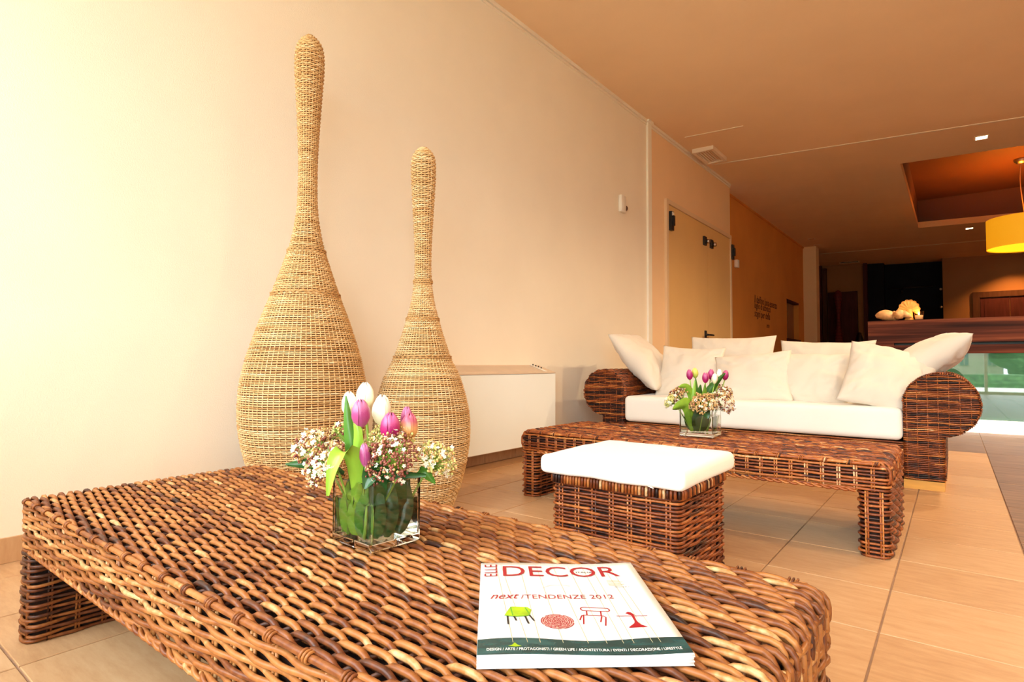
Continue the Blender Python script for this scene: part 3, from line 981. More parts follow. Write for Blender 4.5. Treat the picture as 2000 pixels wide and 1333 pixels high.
def low_table(name, label, x0, x1, y0, y1, H, leg, band, rs, pitch, P, single, mat, near=True):
    root = thing(name, label, 'table', ((x0 + x1) / 2, (y0 + y1) / 2, 0))
    ox, oy = (x0 + x1) / 2, (y0 + y1) / 2
    a0, a1, b0, b1 = x0 - ox, x1 - ox, y0 - oy, y1 - oy
    amp = rs * 1.15
    # near-black core behind the weave, so its gaps read as shade
    ins = 2 * rs + 2 * amp
    m = MB()
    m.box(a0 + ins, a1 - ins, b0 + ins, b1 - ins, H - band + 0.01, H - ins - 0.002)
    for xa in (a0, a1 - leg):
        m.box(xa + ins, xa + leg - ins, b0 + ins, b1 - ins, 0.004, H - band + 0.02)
    m.build('gap_core', M['core'], root, False)
    # top
    n = int((b1 - b0 - 4 * rs) / pitch)
    ys = np.linspace(b0 + 2.6 * rs, b1 - 2.6 * rs, n)
    ds = P / 11 if near else P / 8
    kk = 6 if near else 5
    if single:
        nv = n
        var = []
        st_ = np.clip(RNG.normal(0.4, 0.05, nv), 0.3, 0.5); ph_ = np.cumsum(st_)
        for v in range(nv):
            m = MB()
            p = top_strand_path(a0, a1, 0.0, H, rs, amp, P, -ph_[v], ds)
            p[:, 1] += 0.0008 * np.sin(np.arange(len(p)) * 0.21 + v)
            m.tube(p, rs * (1 + 0.10 * RNG.normal(0, 1, len(p)).cumsum() * 0.02), kk, seg_tint(len(p), 9), ref=(0, 1, 0))
            var.append(m.mesh('top_strand', mat))
        for i, y in enumerate(ys):
            o = link('top_strand', var[i % nv], root)
            o.location = (0, y, 0)
    else:
        m = MB()
        for i, y in enumerate(ys):
            p = top_strand_path(a0, a1, y, H, rs, amp, P, -0.4 * i + 0.15 * math.sin(i * 0.9) + 0.05 * RNG.normal(), ds)
            m.tube(p, rs * RNG.uniform(0.92, 1.1), kk, seg_tint(len(p), 9), ref=(0, 1, 0))
        m.build('top_weave', mat, root, kind='stuff')
    # cross canes under the top strands
    m = MB()
    for x in np.arange(a0 + 0.04, a1 - 0.03, P / 2.5):
        m.tube([(x, b0 + 0.012, H - rs * 2 - amp), (x, 0, H - rs * 2 - amp), (x, b1 - 0.012, H - rs * 2 - amp)], rs * 0.8, 5, 0.25, ref=(0, 0, 1))
    m.build('cross_canes', mat, root, kind='stuff')
    # band under the top, all round
    zs = np.arange(H - band + rs, H - 0.017, pitch * (1.06 if near else 0.98))
    r2 = rs * (0.95 if near else 0.92)
    if single:
        for i, z in enumerate(zs):
            m = MB()
            p = loop_path(a0, a1, b0, b1, z, 0.02, 0.0105, 0.105, 0.0036, 0.5 * (i % 2) + 0.05 * RNG.normal(), r2 + 0.0036)
            m.tube(p, r2, 6, seg_tint(len(p), 12, base=0.62), closed=True, ref=(0, 0, 1))
            m.build('band_strand', mat, root)
    else:
        m = MB()
        loops(m, a0, a1, b0, b1, zs, r2, ds=0.012, period=0.105, amp=0.003, k=5, seg=10)
        m.build('band_weave', mat, root, kind='stuff')
    m = MB()
    stakes(m, a0 + 0.03, a1 - 0.03, b0 + 0.03, b1 - 0.03, H - band, H - 0.02, rs * 0.6, 0.0525, -0.03 + (0.0105 if near else 0.0085), 0.008, 'fb')
    stakes(m, a0 + 0.03, a1 - 0.03, b0 + 0.03, b1 - 0.03, H - band, H - 0.02, rs * 0.6, 0.0525, -0.03 + (0.0105 if near else 0.0075), 0.008, 'lr')
    m.build('upright_canes', mat, root, kind='stuff')
    # edge cane with bindings along both long edges
    for yy, sgn in ((b0, 1), (b1, -1)):
        m = MB()
        p = np.column_stack([np.linspace(a0 + 0.034, a1 - 0.034, 60), np.full(60, yy + sgn * rs * 1.1), np.full(60, H - rs * 2.0)])
        m.tube(p, rs * 1.1, 7, seg_tint(60, 4, base=0.65), ref=(0, 0, 1))
        e = m.build('edge_cane', mat, root)
        m = MB()
        for x in np.arange(a0 + 0.05, a1 - 0.03, 0.078):
            for d in (-0.006, 0, 0.006):
                an = np.linspace(0, 2 * PI, 11)[:-1]
                c = np.column_stack([np.full(10, x + d) + 0.002 * np.sin(an), yy + sgn * rs * 1.1 + rs * 1.45 * np.cos(an), H - rs * 2.0 + rs * 1.45 * np.sin(an)])
                m.tube(c, rs * 0.42, 5, np.clip(0.5 + RNG.normal(0, .15), 0, 1), closed=True, ref=(1, 0, 0))
        m.build('binding', mat, e, kind='stuff')
        m = MB()
        rope(m, (a0 + leg, yy + sgn * 0.006, H - band), (a1 - leg, yy + sgn * 0.006, H - band), rs * 0.9, rs * 0.85, 0.055, 0.72)
        m.build('lower_braid', mat, root)
    # legs: full-depth slabs
    for xa in (a0, a1 - leg):
        m = MB()
        loops(m, xa, xa + leg, b0, b1, np.arange(rs, H - band + rs, pitch * 1.12), r2, ds=0.0115, period=0.105, amp=0.0042, k=5, base=0.36 if single else 0.5, seg=10)
        lg = m.build('leg', mat, root)
        lg['kind'] = 'stuff'
        m = MB()
        stakes(m, xa + 0.01, xa + leg - 0.01, b0 + 0.02, b1 - 0.02, 0.0, H - band, rs * 0.6, 0.05, -0.02 + (0.0105 if near else 0.0075), 0.007, 'fb')
        stakes(m, xa + 0.01, xa + leg - 0.01, b0 + 0.02, b1 - 0.02, 0.0, H - band, rs * 0.6, 0.055, -0.01 + 0.0105, 0.007, 'lr', 0.4)
        m.build('upright_canes', mat, lg, kind='stuff')
    return root


T1 = (-1.815, -0.150, 0.385, 0.985, 0.337)
low_table('woven_coffee_table', 'large brown rattan coffee table in the foreground carrying a magazine', *T1, 0.098, 0.118, 0.0046, 0.0104, 0.088, True, M['rattan'])
T2 = (-1.755, -0.175, 2.345, 2.955, 0.332)
low_table('woven_coffee_table', 'long brown rattan coffee table in front of the white-cushioned sofa', *T2, 0.108, 0.105, 0.0052, 0.0128, 0.090, False, M['rattan_deep'], False)

# stool
ox, oy = -0.83, 1.765
st = thing('woven_stool', 'low dark rattan stool with a white cushion between the two coffee tables', 'stool', (ox, oy, 0))
sx0, sx1, sy0, sy1, sh = -0.22, 0.22, -0.20, 0.205, 0.318
m = MB(); m.box(sx0 + .018, sx1 - .018, sy0 + .018, sy1 - .018, 0.003, sh - 0.004); m.build('gap_core', M['core'], st, False)
m = MB(); loops(m, sx0, sx1, sy0, sy1, np.arange(0.006, sh - 0.028, 0.0110), 0.0047, ds=0.011, period=0.118, amp=0.0032, seg=9, base=0.48)
m.build('body_weave', M['rattan_deep'], st, kind='stuff')
m = MB()
stakes(m, sx0 + .01, sx1 - .01, sy0 + .02, sy1 - .02, 0, sh - 0.02, 0.0030, 0.057, -0.02 + 0.0080, 0.012, 'fb', 0.72)
stakes(m, sx0 + .01, sx1 - .01, sy0 + .02, sy1 - .02, 0, sh - 0.02, 0.0033, 0.05, -0.01 + 0.0105, 0.009, 'lr', 0.45)
m.build('upright_canes', M['rattan_deep'], st, kind='stuff')
m = MB()
pts, nor = round_rect(sx0 + .008, sx1 - .008, sy0 + .008, sy1 - .008, 0.02, 0.0105)
for (px, py), (nx, ny) in zip(pts, nor):
    a = np.linspace(-0.3, PI - 0.2, 6)
    c = np.column_stack([px + nx * 0.010 * np.cos(a), py + ny * 0.010 * np.cos(a), sh - 0.018 + 0.014 * np.sin(a) - 0.012 * (a < 0)])
    m.tube(c, 0.0047, 5, np.clip(0.5 + RNG.normal(0, .25), 0, 1), ref=(-ny, nx, 0.01))
m.build('rim_binding', M['rattan_deep'], st, kind='stuff')


def soft_stool(c):
    u, v = c.x / 0.245, c.y / 0.235
    k = noise.noise(c * 9) * 0.004
    edge = max(abs(u), abs(v))
    return Vector((noise.noise(c * 7 + Vector((3, 0, 0))) * 0.004, noise.noise(c * 7 + Vector((0, 5, 0))) * 0.004,
                   k + (0.004 if c.z > 0 else -0.006 * max(0, edge - 0.75) * 4)))


cu = rbox('cushion', (0.485, 0.468, 0.052), 0.021, M['stool_cloth'], st, (0.0, 0.0, sh + 0.026), 4, True, 9, soft_stool)
cu['label'] = 'white cushion'
m = MB(); rope(m, (0.12, -0.22, sh + 0.003), (0.15, -0.225, sh - 0.004), 0.0012, 0.001, 0.02); m.build('tie_thread', M['white_strip'], st)

# sofa
SX = -1.063
sofa = thing('woven_sofa', 'dark rattan sofa with rounded scroll arms and a long white seat', 'sofa', (SX, 4.25, 0))
SY0, SY1 = 3.792 - 4.25, 4.74 - 4.25
CX, CZ, CR = 1.003, 0.457, 0.170
COLI, COLO = 0.833, 1.018


def outer_x(z):
    c = CX + math.sqrt(max(0, CR ** 2 - (z - CZ) ** 2)) if abs(z - CZ) < CR else -9
    if z > CZ:
        return c
    base = COLO
    # soft join of scroll and column
    k = 0.03
    return max(c, base) + (k * math.exp(-abs(c - base) / k) * 0.5 if c > -1 else 0)


def inner_x(z):
    if z <= CZ:
        return COLI
    return CX - math.sqrt(max(1e-6, CR ** 2 - (z - CZ) ** 2))


for side in (1, -1):
    arm = MB()
    # core: stacked profile
    zs = np.concatenate([np.linspace(0.05, 0.28, 8), np.linspace(0.29, CZ + CR - 0.012, 26)])
    prof = []
    for z in zs:
        a, b = inner_x(z) + 0.012, outer_x(z) - 0.012
        if b <= a:
            mid = (a + b) / 2; a, b = mid - 0.002, mid + 0.002
        prof.append((a, b, z))
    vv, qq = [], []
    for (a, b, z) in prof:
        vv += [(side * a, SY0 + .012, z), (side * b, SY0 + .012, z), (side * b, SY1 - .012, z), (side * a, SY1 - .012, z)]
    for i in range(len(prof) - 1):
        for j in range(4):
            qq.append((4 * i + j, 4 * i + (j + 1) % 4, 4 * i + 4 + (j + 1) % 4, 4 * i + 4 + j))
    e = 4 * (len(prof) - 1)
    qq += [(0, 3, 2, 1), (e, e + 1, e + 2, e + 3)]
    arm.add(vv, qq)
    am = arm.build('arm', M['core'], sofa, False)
    # rows across the front and round the corners
    m = MB()
    i = 0
    z = 0.055
    while z < CZ + CR - 0.006:
        a, b = inner_x(z) + 0.004, outer_x(z) - 0.004
        ph_i = RNG.normal(0, 0.16)
        if b - a > 0.03:
            L = b - a
            n = max(8, int(L / 0.009))
            x = np.linspace(a, b, n)
            y = SY0 + 0.008 + 0.0024 * np.sin(2 * PI * (x / 0.085 + 0.5 * (i % 2) + ph_i))
            back = SY1 - 0.01 if z < 0.3 else SY0 + 0.05
            p = [(a, back, z), (a, SY0 + 0.03, z), (a + 0.002, SY0 + 0.015, z)] + [(xx, yy, z + 0.0018 * math.sin(xx * 40 + i)) for xx, yy in zip(x[1:-1], y[1:-1])] + \
                [(b - 0.002, SY0 + 0.015, z), (b, SY0 + 0.03, z), (b, back, z)]
            p = np.array(p)
            p[:, 0] *= side
            m.tube(p, 0.0046 * RNG.uniform(0.85, 1.1), 5, seg_tint(len(p), 9, base=RNG.uniform(0.16, 0.72)), ref=(0, 0, 1))
        i += 1
        z += 0.0098
    m.build('front_weave', M['rattan_deep'], am, kind='stuff')
    m = MB()
    for a in np.arange(-1.15, PI + 0.35, 0.0105 / CR):
        # canes lengthwise round the scroll
        n = 40
        y = np.linspace(SY0 + 0.004, SY1, n)
        rr = CR - 0.004 + 0.0035 * np.sin(2 * PI * (y / 0.085 + (0.5 if int(a * 60) % 2 else 0)))
        if math.sin(a) * CR + CZ < 0.30 and math.cos(a) > 0:
            continue
        p = np.column_stack([side * (CX + rr * math.cos(a)), y, CZ + rr * math.sin(a)])
        m.tube(p, 0.0046, 5, seg_tint(n, 8, base=0.4), ref=(side * math.cos(a), 0, math.sin(a)))
    for z in np.arange(0.06, 0.30, 0.011):
        y = np.linspace(SY0 + 0.02, SY1, 50)
        p = np.column_stack([np.full(50, side * (outer_x(z) - 0.003)) + 0.003 * np.sin(2 * PI * y / 0.085 + PI * round(z / 0.011)), y, np.full(50, z)])
        m.tube(p, 0.0048, 5, seg_tint(50, 8, base=0.4), ref=(0, 0, 1))
    m.build('scroll_weave', M['rattan_deep'], am, kind='stuff')
    m = MB()
    for x in np.arange(COLI + 0.02, CX + CR - 0.02, 0.046):
        zt = CZ + math.sqrt(max(0, CR ** 2 - (x - CX) ** 2)) - 0.01
        zb = 0.05 if x < COLO else CZ - math.sqrt(max(0, CR ** 2 - (x - CX) ** 2)) + 0.01
        m.tube([(side * x, SY0 + 0.0075, zb), (side * x, SY0 + 0.0075, (zt + zb) / 2), (side * x, SY0 + 0.0075, zt)], 0.0024, 5, 0.62, ref=(1, 0, 0))
    m.build('upright_canes', M['rattan_deep'], am, kind='stuff')
    m = MB(); m.box(min(side * COLI, side * (COLO - .005)), max(side * COLI, side * (COLO - .005)), SY0 + .008, SY1 - .03, 0.0, 0.047)
    m.build('plinth', M['plinth_wood'], sofa, False)
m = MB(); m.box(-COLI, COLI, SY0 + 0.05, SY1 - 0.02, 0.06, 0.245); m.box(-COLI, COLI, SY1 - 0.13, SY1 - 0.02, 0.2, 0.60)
m.build('gap_core', M['core'], sofa, False)
m = MB(); loops(m, -COLI - .02, COLI + .02, SY0 + 0.035, SY1, np.arange(0.06, 0.25, 0.012), 0.0048, ds=0.014, period=0.105, amp=0.004)
m.build('base_weave', M['rattan_deep'], sofa, kind='stuff')
m = MB(); loops(m, -COLI - .02, COLI + .02, SY1 - 0.15, SY1, np.arange(0.26, 0.62, 0.0125), 0.0048, ds=0.014, period=0.105, amp=0.004)
m.build('back_weave', M['rattan_deep'], sofa, kind='stuff')
seat = rbox('seat_mattress', (1.668, 0.76, 0.182), 0.032, M['seat_cloth'], sofa, (0, 3.79 + 0.38 - 4.25 - 0.004, 0.253 + 0.091), 4, True, 8,
            lambda c: Vector((0, noise.noise(c * 3) * 0.004, noise.noise(c * 2.2) * 0.006 if c.z > 0 else 0)))
seat['label'] = 'long white seat mattress'


def pillow(w, h, t, seed, wr=1.0, n=30):
    m_ = MB()
    off = Vector((seed * 3.1, seed * 1.7, seed))
    us = np.sin(np.linspace(-1, 1, n) * PI / 2 * 0.999) * 0.35 + np.linspace(-1, 1, n) * 0.65
    us /= us.max()
    for sg in (1, -1):
        vs = []
        for v in us:
            for u in us:
                prof = max(0.0, (1 - u ** 4) * (1 - v ** 4)) ** 0.5
                body = max(0.0, (1 - u * u) * (1 - v * v)) ** 0.42
                x = w / 2 * u * (1 - 0.075 * (1 - v * v) * abs(u))
                y = h / 2 * v * (1 - 0.075 * (1 - u * u) * abs(v))
                z = sg * t / 2 * (0.72 * body + 0.28 * prof * body)
                p = Vector((x, y, 0))
                d = noise.noise(p * 6 + off) * 0.016 + noise.noise(Vector((x * 16, y * 7, sg)) + off) * 0.007
                rad = math.atan2(y, x)
                cor = (abs(u) * abs(v)) ** 1.5
                d += 0.010 * math.sin(rad * 22 + seed) * cor * (1 - cor) * 4 * body
                # soft creases
                cr = noise.noise(Vector((x * 3 + y * 8, x * 8 - y * 3, seed + sg * 3)) * 1.2)
                d += -0.010 * max(0, 0.16 - abs(cr)) / 0.16
                z += sg * d * wr * min(1, body * 1.6) + noise.noise(p * 8 + off) * 0.006
                vs.append((x + noise.noise(p * 7 + off) * 0.006 * wr, y + noise.noise(p * 7 - off) * 0.006 * wr, z))
        idx = np.arange(n * n).reshape(n, n)
        q = np.stack([idx[:-1, :-1], idx[:-1, 1:], idx[1:, 1:], idx[1:, :-1]], -1).reshape(-1, 4)
        m_.add(vs, q if sg > 0 else q[:, ::-1])
    return m_.mesh('scatter_cushion', M['cushion'])


def cushion(label, c, xdir, ydir, w, h, t, seed, wr=1.0):
    """c: centre, xdir along its width, ydir along its height"""
    x = Vector(xdir).normalized()
    y = Vector(ydir)
    y = (y - x * y.dot(x)).normalized()
    z = x.cross(y)
    o = link('scatter_cushion', pillow(w, h, t, seed, wr))
    mm = Matrix((x, y, z)).transposed().to_4x4()
    mm.translation = Vector(c)
    o.matrix_world = mm
    me = o.data
    bmw = bmesh.new(); bmw.from_mesh(me); bmesh.ops.remove_doubles(bmw, verts=bmw.verts, dist=0.0008); bmw.to_mesh(me); bmw.free()
    for p in me.polygons:
        p.use_smooth = True
    tag(o, label, 'cushion', 'ivory cushions on the woven sofa')
    return o


cushion('ivory cushion leaning outward on the left scroll arm of the sofa', (-1.925, 4.22, 0.685), (0, 1, 0), (-0.62, 0, 0.66), 0.50, 0.58, 0.23, 1)
cushion('upright ivory cushion at the left end of the front row on the sofa', (-1.545, 4.15, 0.605), (1, 0.05, -0.05), (-0.04, 0.38, 1), 0.47, 0.41, 0.16, 2)
cushion('wide ivory cushion at the back of the sofa, behind the tulips', (-1.35, 4.47, 0.66), (1, 0.0, -0.01), (0, 0.25, 1), 0.64, 0.46, 0.16, 3, 0.8)
cushion('ivory cushion just right of the tulips with a peaked right corner', (-1.085, 4.075, 0.575), (1, 0.06, 0.09), (0.14, 0.45, 1), 0.50, 0.37, 0.15, 4)
cushion('wide ivory cushion at the back of the sofa, in front of the dark doorway', (-0.71, 4.48, 0.615), (1, 0.0, -0.02), (0, 0.25, 1), 0.60, 0.46, 0.16, 5, 0.8)
cushion('ivory cushion second from the right in the front row of the sofa', (-0.735, 4.13, 0.575), (1, -0.05, -0.03), (0.16, 0.42, 1), 0.45, 0.37, 0.16, 6)
cushion('large tilted ivory cushion at the front right of the sofa', (-0.305, 3.985, 0.592), (0.35, 0.03, -0.075), (0.27, 0.25, 0.235), 0.46, 0.46, 0.18, 7, 1.2)
cushion('ivory cushion leaning outward on the right scroll arm of the sofa', (-0.150, 4.24, 0.685), (0, 1, 0), (0.80, 0, 0.52), 0.48, 0.56, 0.22, 8)


# ------------------------------------------------------------------ tall wicker bottles
def bottle(name, label, cx, cy, px_prof, zmap, rs, lean, bands, pitch=0.0086):
    """px_prof: (height marker, radius marker) pairs, zmap gives metres"""
    pr = sorted([(zmap(y), r * rs) for y, r in px_prof])
    zz = np.array([p[0] for p in pr]); rr = np.array([p[1] for p in pr])
    z_f = np.linspace(zz[0], zz[-1], 500)
    # smooth interpolation (Catmull-like via repeated averaging)
    r_f = np.interp(z_f, zz, rr)
    for _ in range(60):
        r_f[1:-1] = (r_f[:-2] + 2 * r_f[1:-1] + r_f[2:]) / 4
    root = thing(name, label, 'wicker bottle', (cx, cy, 0))
    root.rotation_euler = lean
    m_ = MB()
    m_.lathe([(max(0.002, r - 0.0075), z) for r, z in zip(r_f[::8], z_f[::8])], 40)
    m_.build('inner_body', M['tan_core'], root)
    ds = np.hypot(np.diff(z_f), np.diff(r_f))
    s = np.concatenate([[0], np.cumsum(ds)])
    nrow = int(s[-1] / pitch)
    m_ = MB()
    for i in range(nrow):
        si = (i + 0.5) * pitch
        z = np.interp(si, s, z_f); r = np.interp(si, s, r_f)
        if r < 0.006:
            continue
        ns = next(n for (zt, n) in bands if z <= zt)
        npt = ns * 2
        a = np.arange(npt) * 2 * PI / npt
        k = np.arange(npt)
        o = np.where(k % 2 == 0, np.where((k // 2 + i) % 2 == 0, 1.0, -1.0), 0.0)
        amp = min(0.0034, r * 0.07)
        rad = r - 0.0035 + o * amp
        zz_ = z + 0.0006 * np.sin(a * 5 + i) + 0.0009 * np.sin(a * 2 + i * 1.7)
        p = np.column_stack([rad * np.cos(a), rad * np.sin(a), zz_])
        tint = seg_tint(npt, 14, base=0.55 + 0.04 * math.sin(i * 0.7) + RNG.normal(0, 0.05))
        m_.tube(p, 0.0036, 4, tint, closed=True, ref=np.column_stack([np.cos(a), np.sin(a), 0 * a]))
    m_.build('ring_weave', M['cane'], root, kind='stuff')
    m_ = MB()
    zlo = zz[0]
    for (zt, ns) in bands:
        zhi = min(zt, zz[-1] - 0.004)
        zs_ = np.linspace(zlo + 0.002, zhi, max(6, int((zhi - zlo) / 0.03)))
        ra = np.interp(zs_, z_f, r_f) - 0.0032
        for j in range(ns):
            a = 2 * PI * j / ns
            p = np.column_stack([ra * math.cos(a), ra * math.sin(a), zs_])
            m_.tube(p, 0.0023, 4, np.clip(0.52 + RNG.normal(0, 0.1), 0, 1), ref=(-math.sin(a), math.cos(a), 0))
        zlo = zt
    m_.build('upright_canes', M['cane'], root, kind='stuff')
    for (zt, ns) in bands[:-1]:
        m_ = MB()
        r = np.interp(zt, z_f, r_f) + 0.001
        a = np.arange(90) * 2 * PI / 90
        for dz, ph in ((-0.004, 0), (0.004, PI)):
            p = np.column_stack([(r + 0.0018 * np.sin(a * ns / 2 + ph)) * np.cos(a), (r + 0.0018 * np.sin(a * ns / 2 + ph)) * np.sin(a), zt + dz + 0.002 * np.cos(a * ns / 2 + ph)])
            m_.tube(p, 0.0032, 5, 0.4, closed=True, ref=(0, 0, 1))
        m_.build('joining_ring', M['cane'], root)
    return root


def zmap1(y):
    return float(np.interp(-y, [-1023.9, -786.1, -552.2, -322.0, -95.6, 127.3], [0, .5, 1, 1.5, 2, 2.5]))


B1 = [(67, 4), (70, 12), (76, 20), (85, 26), (105, 30), (140, 30), (180, 26.8), (220, 24), (265, 21.4), (310, 19.3), (355, 19), (400, 20), (430, 23), (460, 28.5),
      (490, 36), (535, 52), (580, 68.5), (630, 89), (700, 113), (750, 124), (790, 126.5), (830, 125), (870, 118), (910, 106), (960, 88), (1000, 72), (1023.9, 62)]
bottle('wicker_bottle', 'taller pale wicker bottle standing left, against the cream wall', -2.14, 1.368, B1, zmap1, 0.002007, (0, -0.006, 0),
       [(0.945, 68), (1.13, 48), (2.2, 24)])
H2 = [(1009.5, 0)]


def zmap2(y):
    # the shorter bottle stands at (-1.88, 1.79)
    return 0.665 - (y - (705.9 if y > 700 else 705.9)) / (1119.7 / 2.565) * (1.0 + 0.00002 * (700 - y))


B2 = [(280, 4), (283, 11), (288, 17), (296, 22), (312, 24.8), (340, 24.5), (400, 21), (470, 17), (520, 16), (560, 18.5), (590, 23), (640, 37), (700, 57), (730, 74),
      (767, 85), (800, 92.5), (830, 94.5), (860, 93.5), (900, 87.5), (940, 77.5), (985, 61), (995.8, 56)]
bottle('wicker_bottle', 'shorter pale wicker bottle standing in front of the white wall heater', -1.88, 1.79, B2, zmap2, 0.002263, (0, -0.008, 0),
       [(0.69, 60), (0.86, 48), (1.03, 36), (2.2, 20)])

# ------------------------------------------------------------------ wall heater, small wall things
ht = thing('wall_heater', 'white fan coil heater on the cream wall behind the shorter wicker bottle', 'heater', (XW, 3.05, 0))
fx = 0.15
y0, y1 = -0.55, 0.515
m = MB()
m.add([(0, y0, .098), (fx, y0, .098), (fx, y1, .098), (0, y1, .098), (0, y0, .60), (fx, y0, .592), (fx, y1, .592), (0, y1, .60)],
      [(0, 3, 2, 1), (4, 5, 6, 7), (0, 1, 5, 4), (1, 2, 6, 5), (2, 3, 7, 6), (3, 0, 4, 7)])
m.build('casing', M['fan_white'], ht, False)
m = MB()
m.add([(0, y0, .60), (fx + .004, y0, .594), (fx + .004, y1 - .005, .594), (0.0, y1 - 0.04, .60), (0, y0, .655), (0.03, y0, .655), (fx + .004, y0, .602), (fx + .004, y1 - .005, .602), (0.03, y1 - .06, .655), (0, y1 - .06, .655)],
      [(0, 4, 5, 6), (0, 6, 1, 1)][:1] + [(5, 8, 7, 6), (4, 9, 8, 5), (6, 7, 2, 1), (0, 3, 9, 4)], [(0, 6, 1), (7, 8, 2), (8, 9, 3), (8, 3, 2)])
lid = m.build('top_grille', M['fan_grille'], ht, False)
for k in range(6):
    m = MB()
    t = 0.2 + 0.11 * k
    xx, zz_ = 0.03 + (fx - 0.026) * t, .655 - .053 * t
    m.box(xx - 0.004, xx + 0.004, y0 + 0.05, y1 - 0.2, zz_ - 0.002, zz_ + 0.004)
    m.build('slat', M['fan_grille'], lid, False)
m = MB()
m.add([(0.035, y1 - .17, .656), (fx - .01, y1 - .12, .609), (fx - .01, y1 - .095, .609), (0.035, y1 - .145, .656), (0.035, y1 - .17, .659), (fx - .01, y1 - .12, .612), (fx - .01, y1 - .095, .612), (0.035, y1 - .145, .659)],
      [(4, 5, 6, 7), (0, 1, 5, 4), (1, 2, 6, 5), (2, 3, 7, 6), (3, 0, 4, 7)])
m.build('control_strip', M['white_plastic'], ht, False)
m = MB()
for k in range(4):
    m.tube([(0.06 + k * 0.016, y1 - .16 + k * .012, .652 - k * 0.007), (0.06 + k * 0.016, y1 - .16 + k * .012, .662 - k * 0.007)], 0.005, 8, ref=(1, 0, 0))
m.build('buttons', M['black'], lid)
m = MB(); m.box(0.004, fx - 0.01, y0 + .02, y1 - .02, .092, .099); m.build('underside', M['fan_grille'], ht, False)
for ya in (y0 + .1, y1 - .16):
    m = MB(); m.box(0, 0.06, ya, ya + .06, 0, .1); m.build('bracket', M['fan_grille'], ht, False)

th = thing('thermostat', 'small white thermostat with a brown dial on the cream wall', 'thermostat', (XW, 4.92, 2.12))
o = rbox('casing', (0.035, 0.10, 0.16), 0.006, M['white_plastic'], th, (0.0175, 0.0, 0.07), 2)
m = MB(); m.tube([(0.015, 0.05, 0.04), (0.015, 0.068, 0.04)], 0.028, 16, ref=(0, 0, 1)); m.build('dial', plain('brown_dial', (0.09, 0.03, 0.01), 0.4), th)
sn = thing('wall_sensor', 'small white box on the terracotta wall beside the ochre door', 'sensor', (XO, 9.08, 2.16))
rbox('casing', (0.05, 0.10, 0.12), 0.006, M['white_plastic'], sn, (0.025, 0, 0.06), 2)
m = MB(); m.box(0.02, 0.045, 0.05, 0.065, 0.03, 0.09); m.build('side_button', M['dark_frame'], sn, False)

vt = thing('ceiling_vent', 'cream rectangular air vent on the ceiling near the ochre door', 'vent', (-2.29, 6.87, zc(-2.29, 6.87)))
m = MB()
for a in ((-.125, .125, -.25, -.215), (-.125, .125, .215, .25), (-.125, -.09, -.215, .215), (.09, .125, -.215, .215)):
    m.box(*a, -0.05, 0.0)
m.build('frame', M['strip'], vt, False)
m = MB(); m.box(-.09, .09, -.215, .215, -.012, 0); m.build('backing', M['lip'], vt, False)
sl = None
for k in range(6):
    if sl is None:
        m = MB(); m.box(-.012, .012, -.215, .215, -.04, -.03); sl = m.mesh('slat', M['strip'], False)
    o = link('slat', sl, vt); o.location = (-.075 + .03 * k, 0, 0); o.rotation_euler = (0, 0.5, 0)
v2 = thing('ceiling_vent', 'narrow grey air vent on the dark ceiling above the far doorway', 'vent', (-2.09, 17.0, zc(-2.09, 17.0)))
m = MB(); m.box(-.22, .22, -.06, .06, -.03, 0); m.build('frame', M['strip'], v2, False)
m = MB(); m.box(-.20, .20, -.064, -.058, -.024, -.008); m.build('slot', M['black'], v2, False)


def downlight(label, x, y, lit=True, s=0.062, watt=60, spread=2.0, col=(1, 0.5, 0.16)):
    t_ = thing('downlight', label, 'downlight', (x, y, zc(x, y)))
    m_ = MB()
    for a in ((-s, s, -s, -s + .012), (-s, s, s - .012, s), (-s, -s + .012, -s + .012, s - .012), (s - .012, s, -s + .012, s - .012)):
        m_.box(*a, -0.008, 0.0)
    m_.build('frame', M['strip'], t_, False)
    m_ = MB(); m_.box(-s + .012, s - .012, -s + .012, s - .012, -0.006, -0.001)
    m_.build('lamp', M['downlight'] if lit else M['lip'], t_, False)
    if lit:
        d = bpy.data.lights.new('downlight_beam', 'SPOT')
        d.energy, d.color, d.spot_size, d.spot_blend, d.shadow_soft_size = watt, col, spread, 0.6, 0.06
        l = bpy.data.objects.new('downlight_beam', d)
        COL.objects.link(l)
        l.parent = t_
        l.location = (0, 0, -0.02)
    return t_


downlight('lit square downlight on the ceiling in front of the recess', 0.286, 7.99)
downlight('lit square downlight on the ceiling just beyond the recess', 0.275, 13.55)
downlight('lit square downlight at the far wall, low beside the pendant lamp shade', 1.13, 16.75, True, 0.062, 190, 2.0, (1, 0.42, 0.10))
for y_, nm_, w_ in ((2.6, 'nearest', 110), (4.6, 'middle', 210), (6.6, 'farthest', 430)):  # row added out of view to brighten the mid-room wall and ceiling
    downlight('added fill downlight over the lounge right of the picture, %s of the row' % nm_, 1.25, y_, True, 0.062, w_, 2.75, (1, 0.74, 0.45))
downlight('unlit square downlight on the far left ceiling, nearer one', -2.30, 13.2, False)
downlight('unlit square downlight on the far left ceiling, farther one', -2.33, 14.0, False)

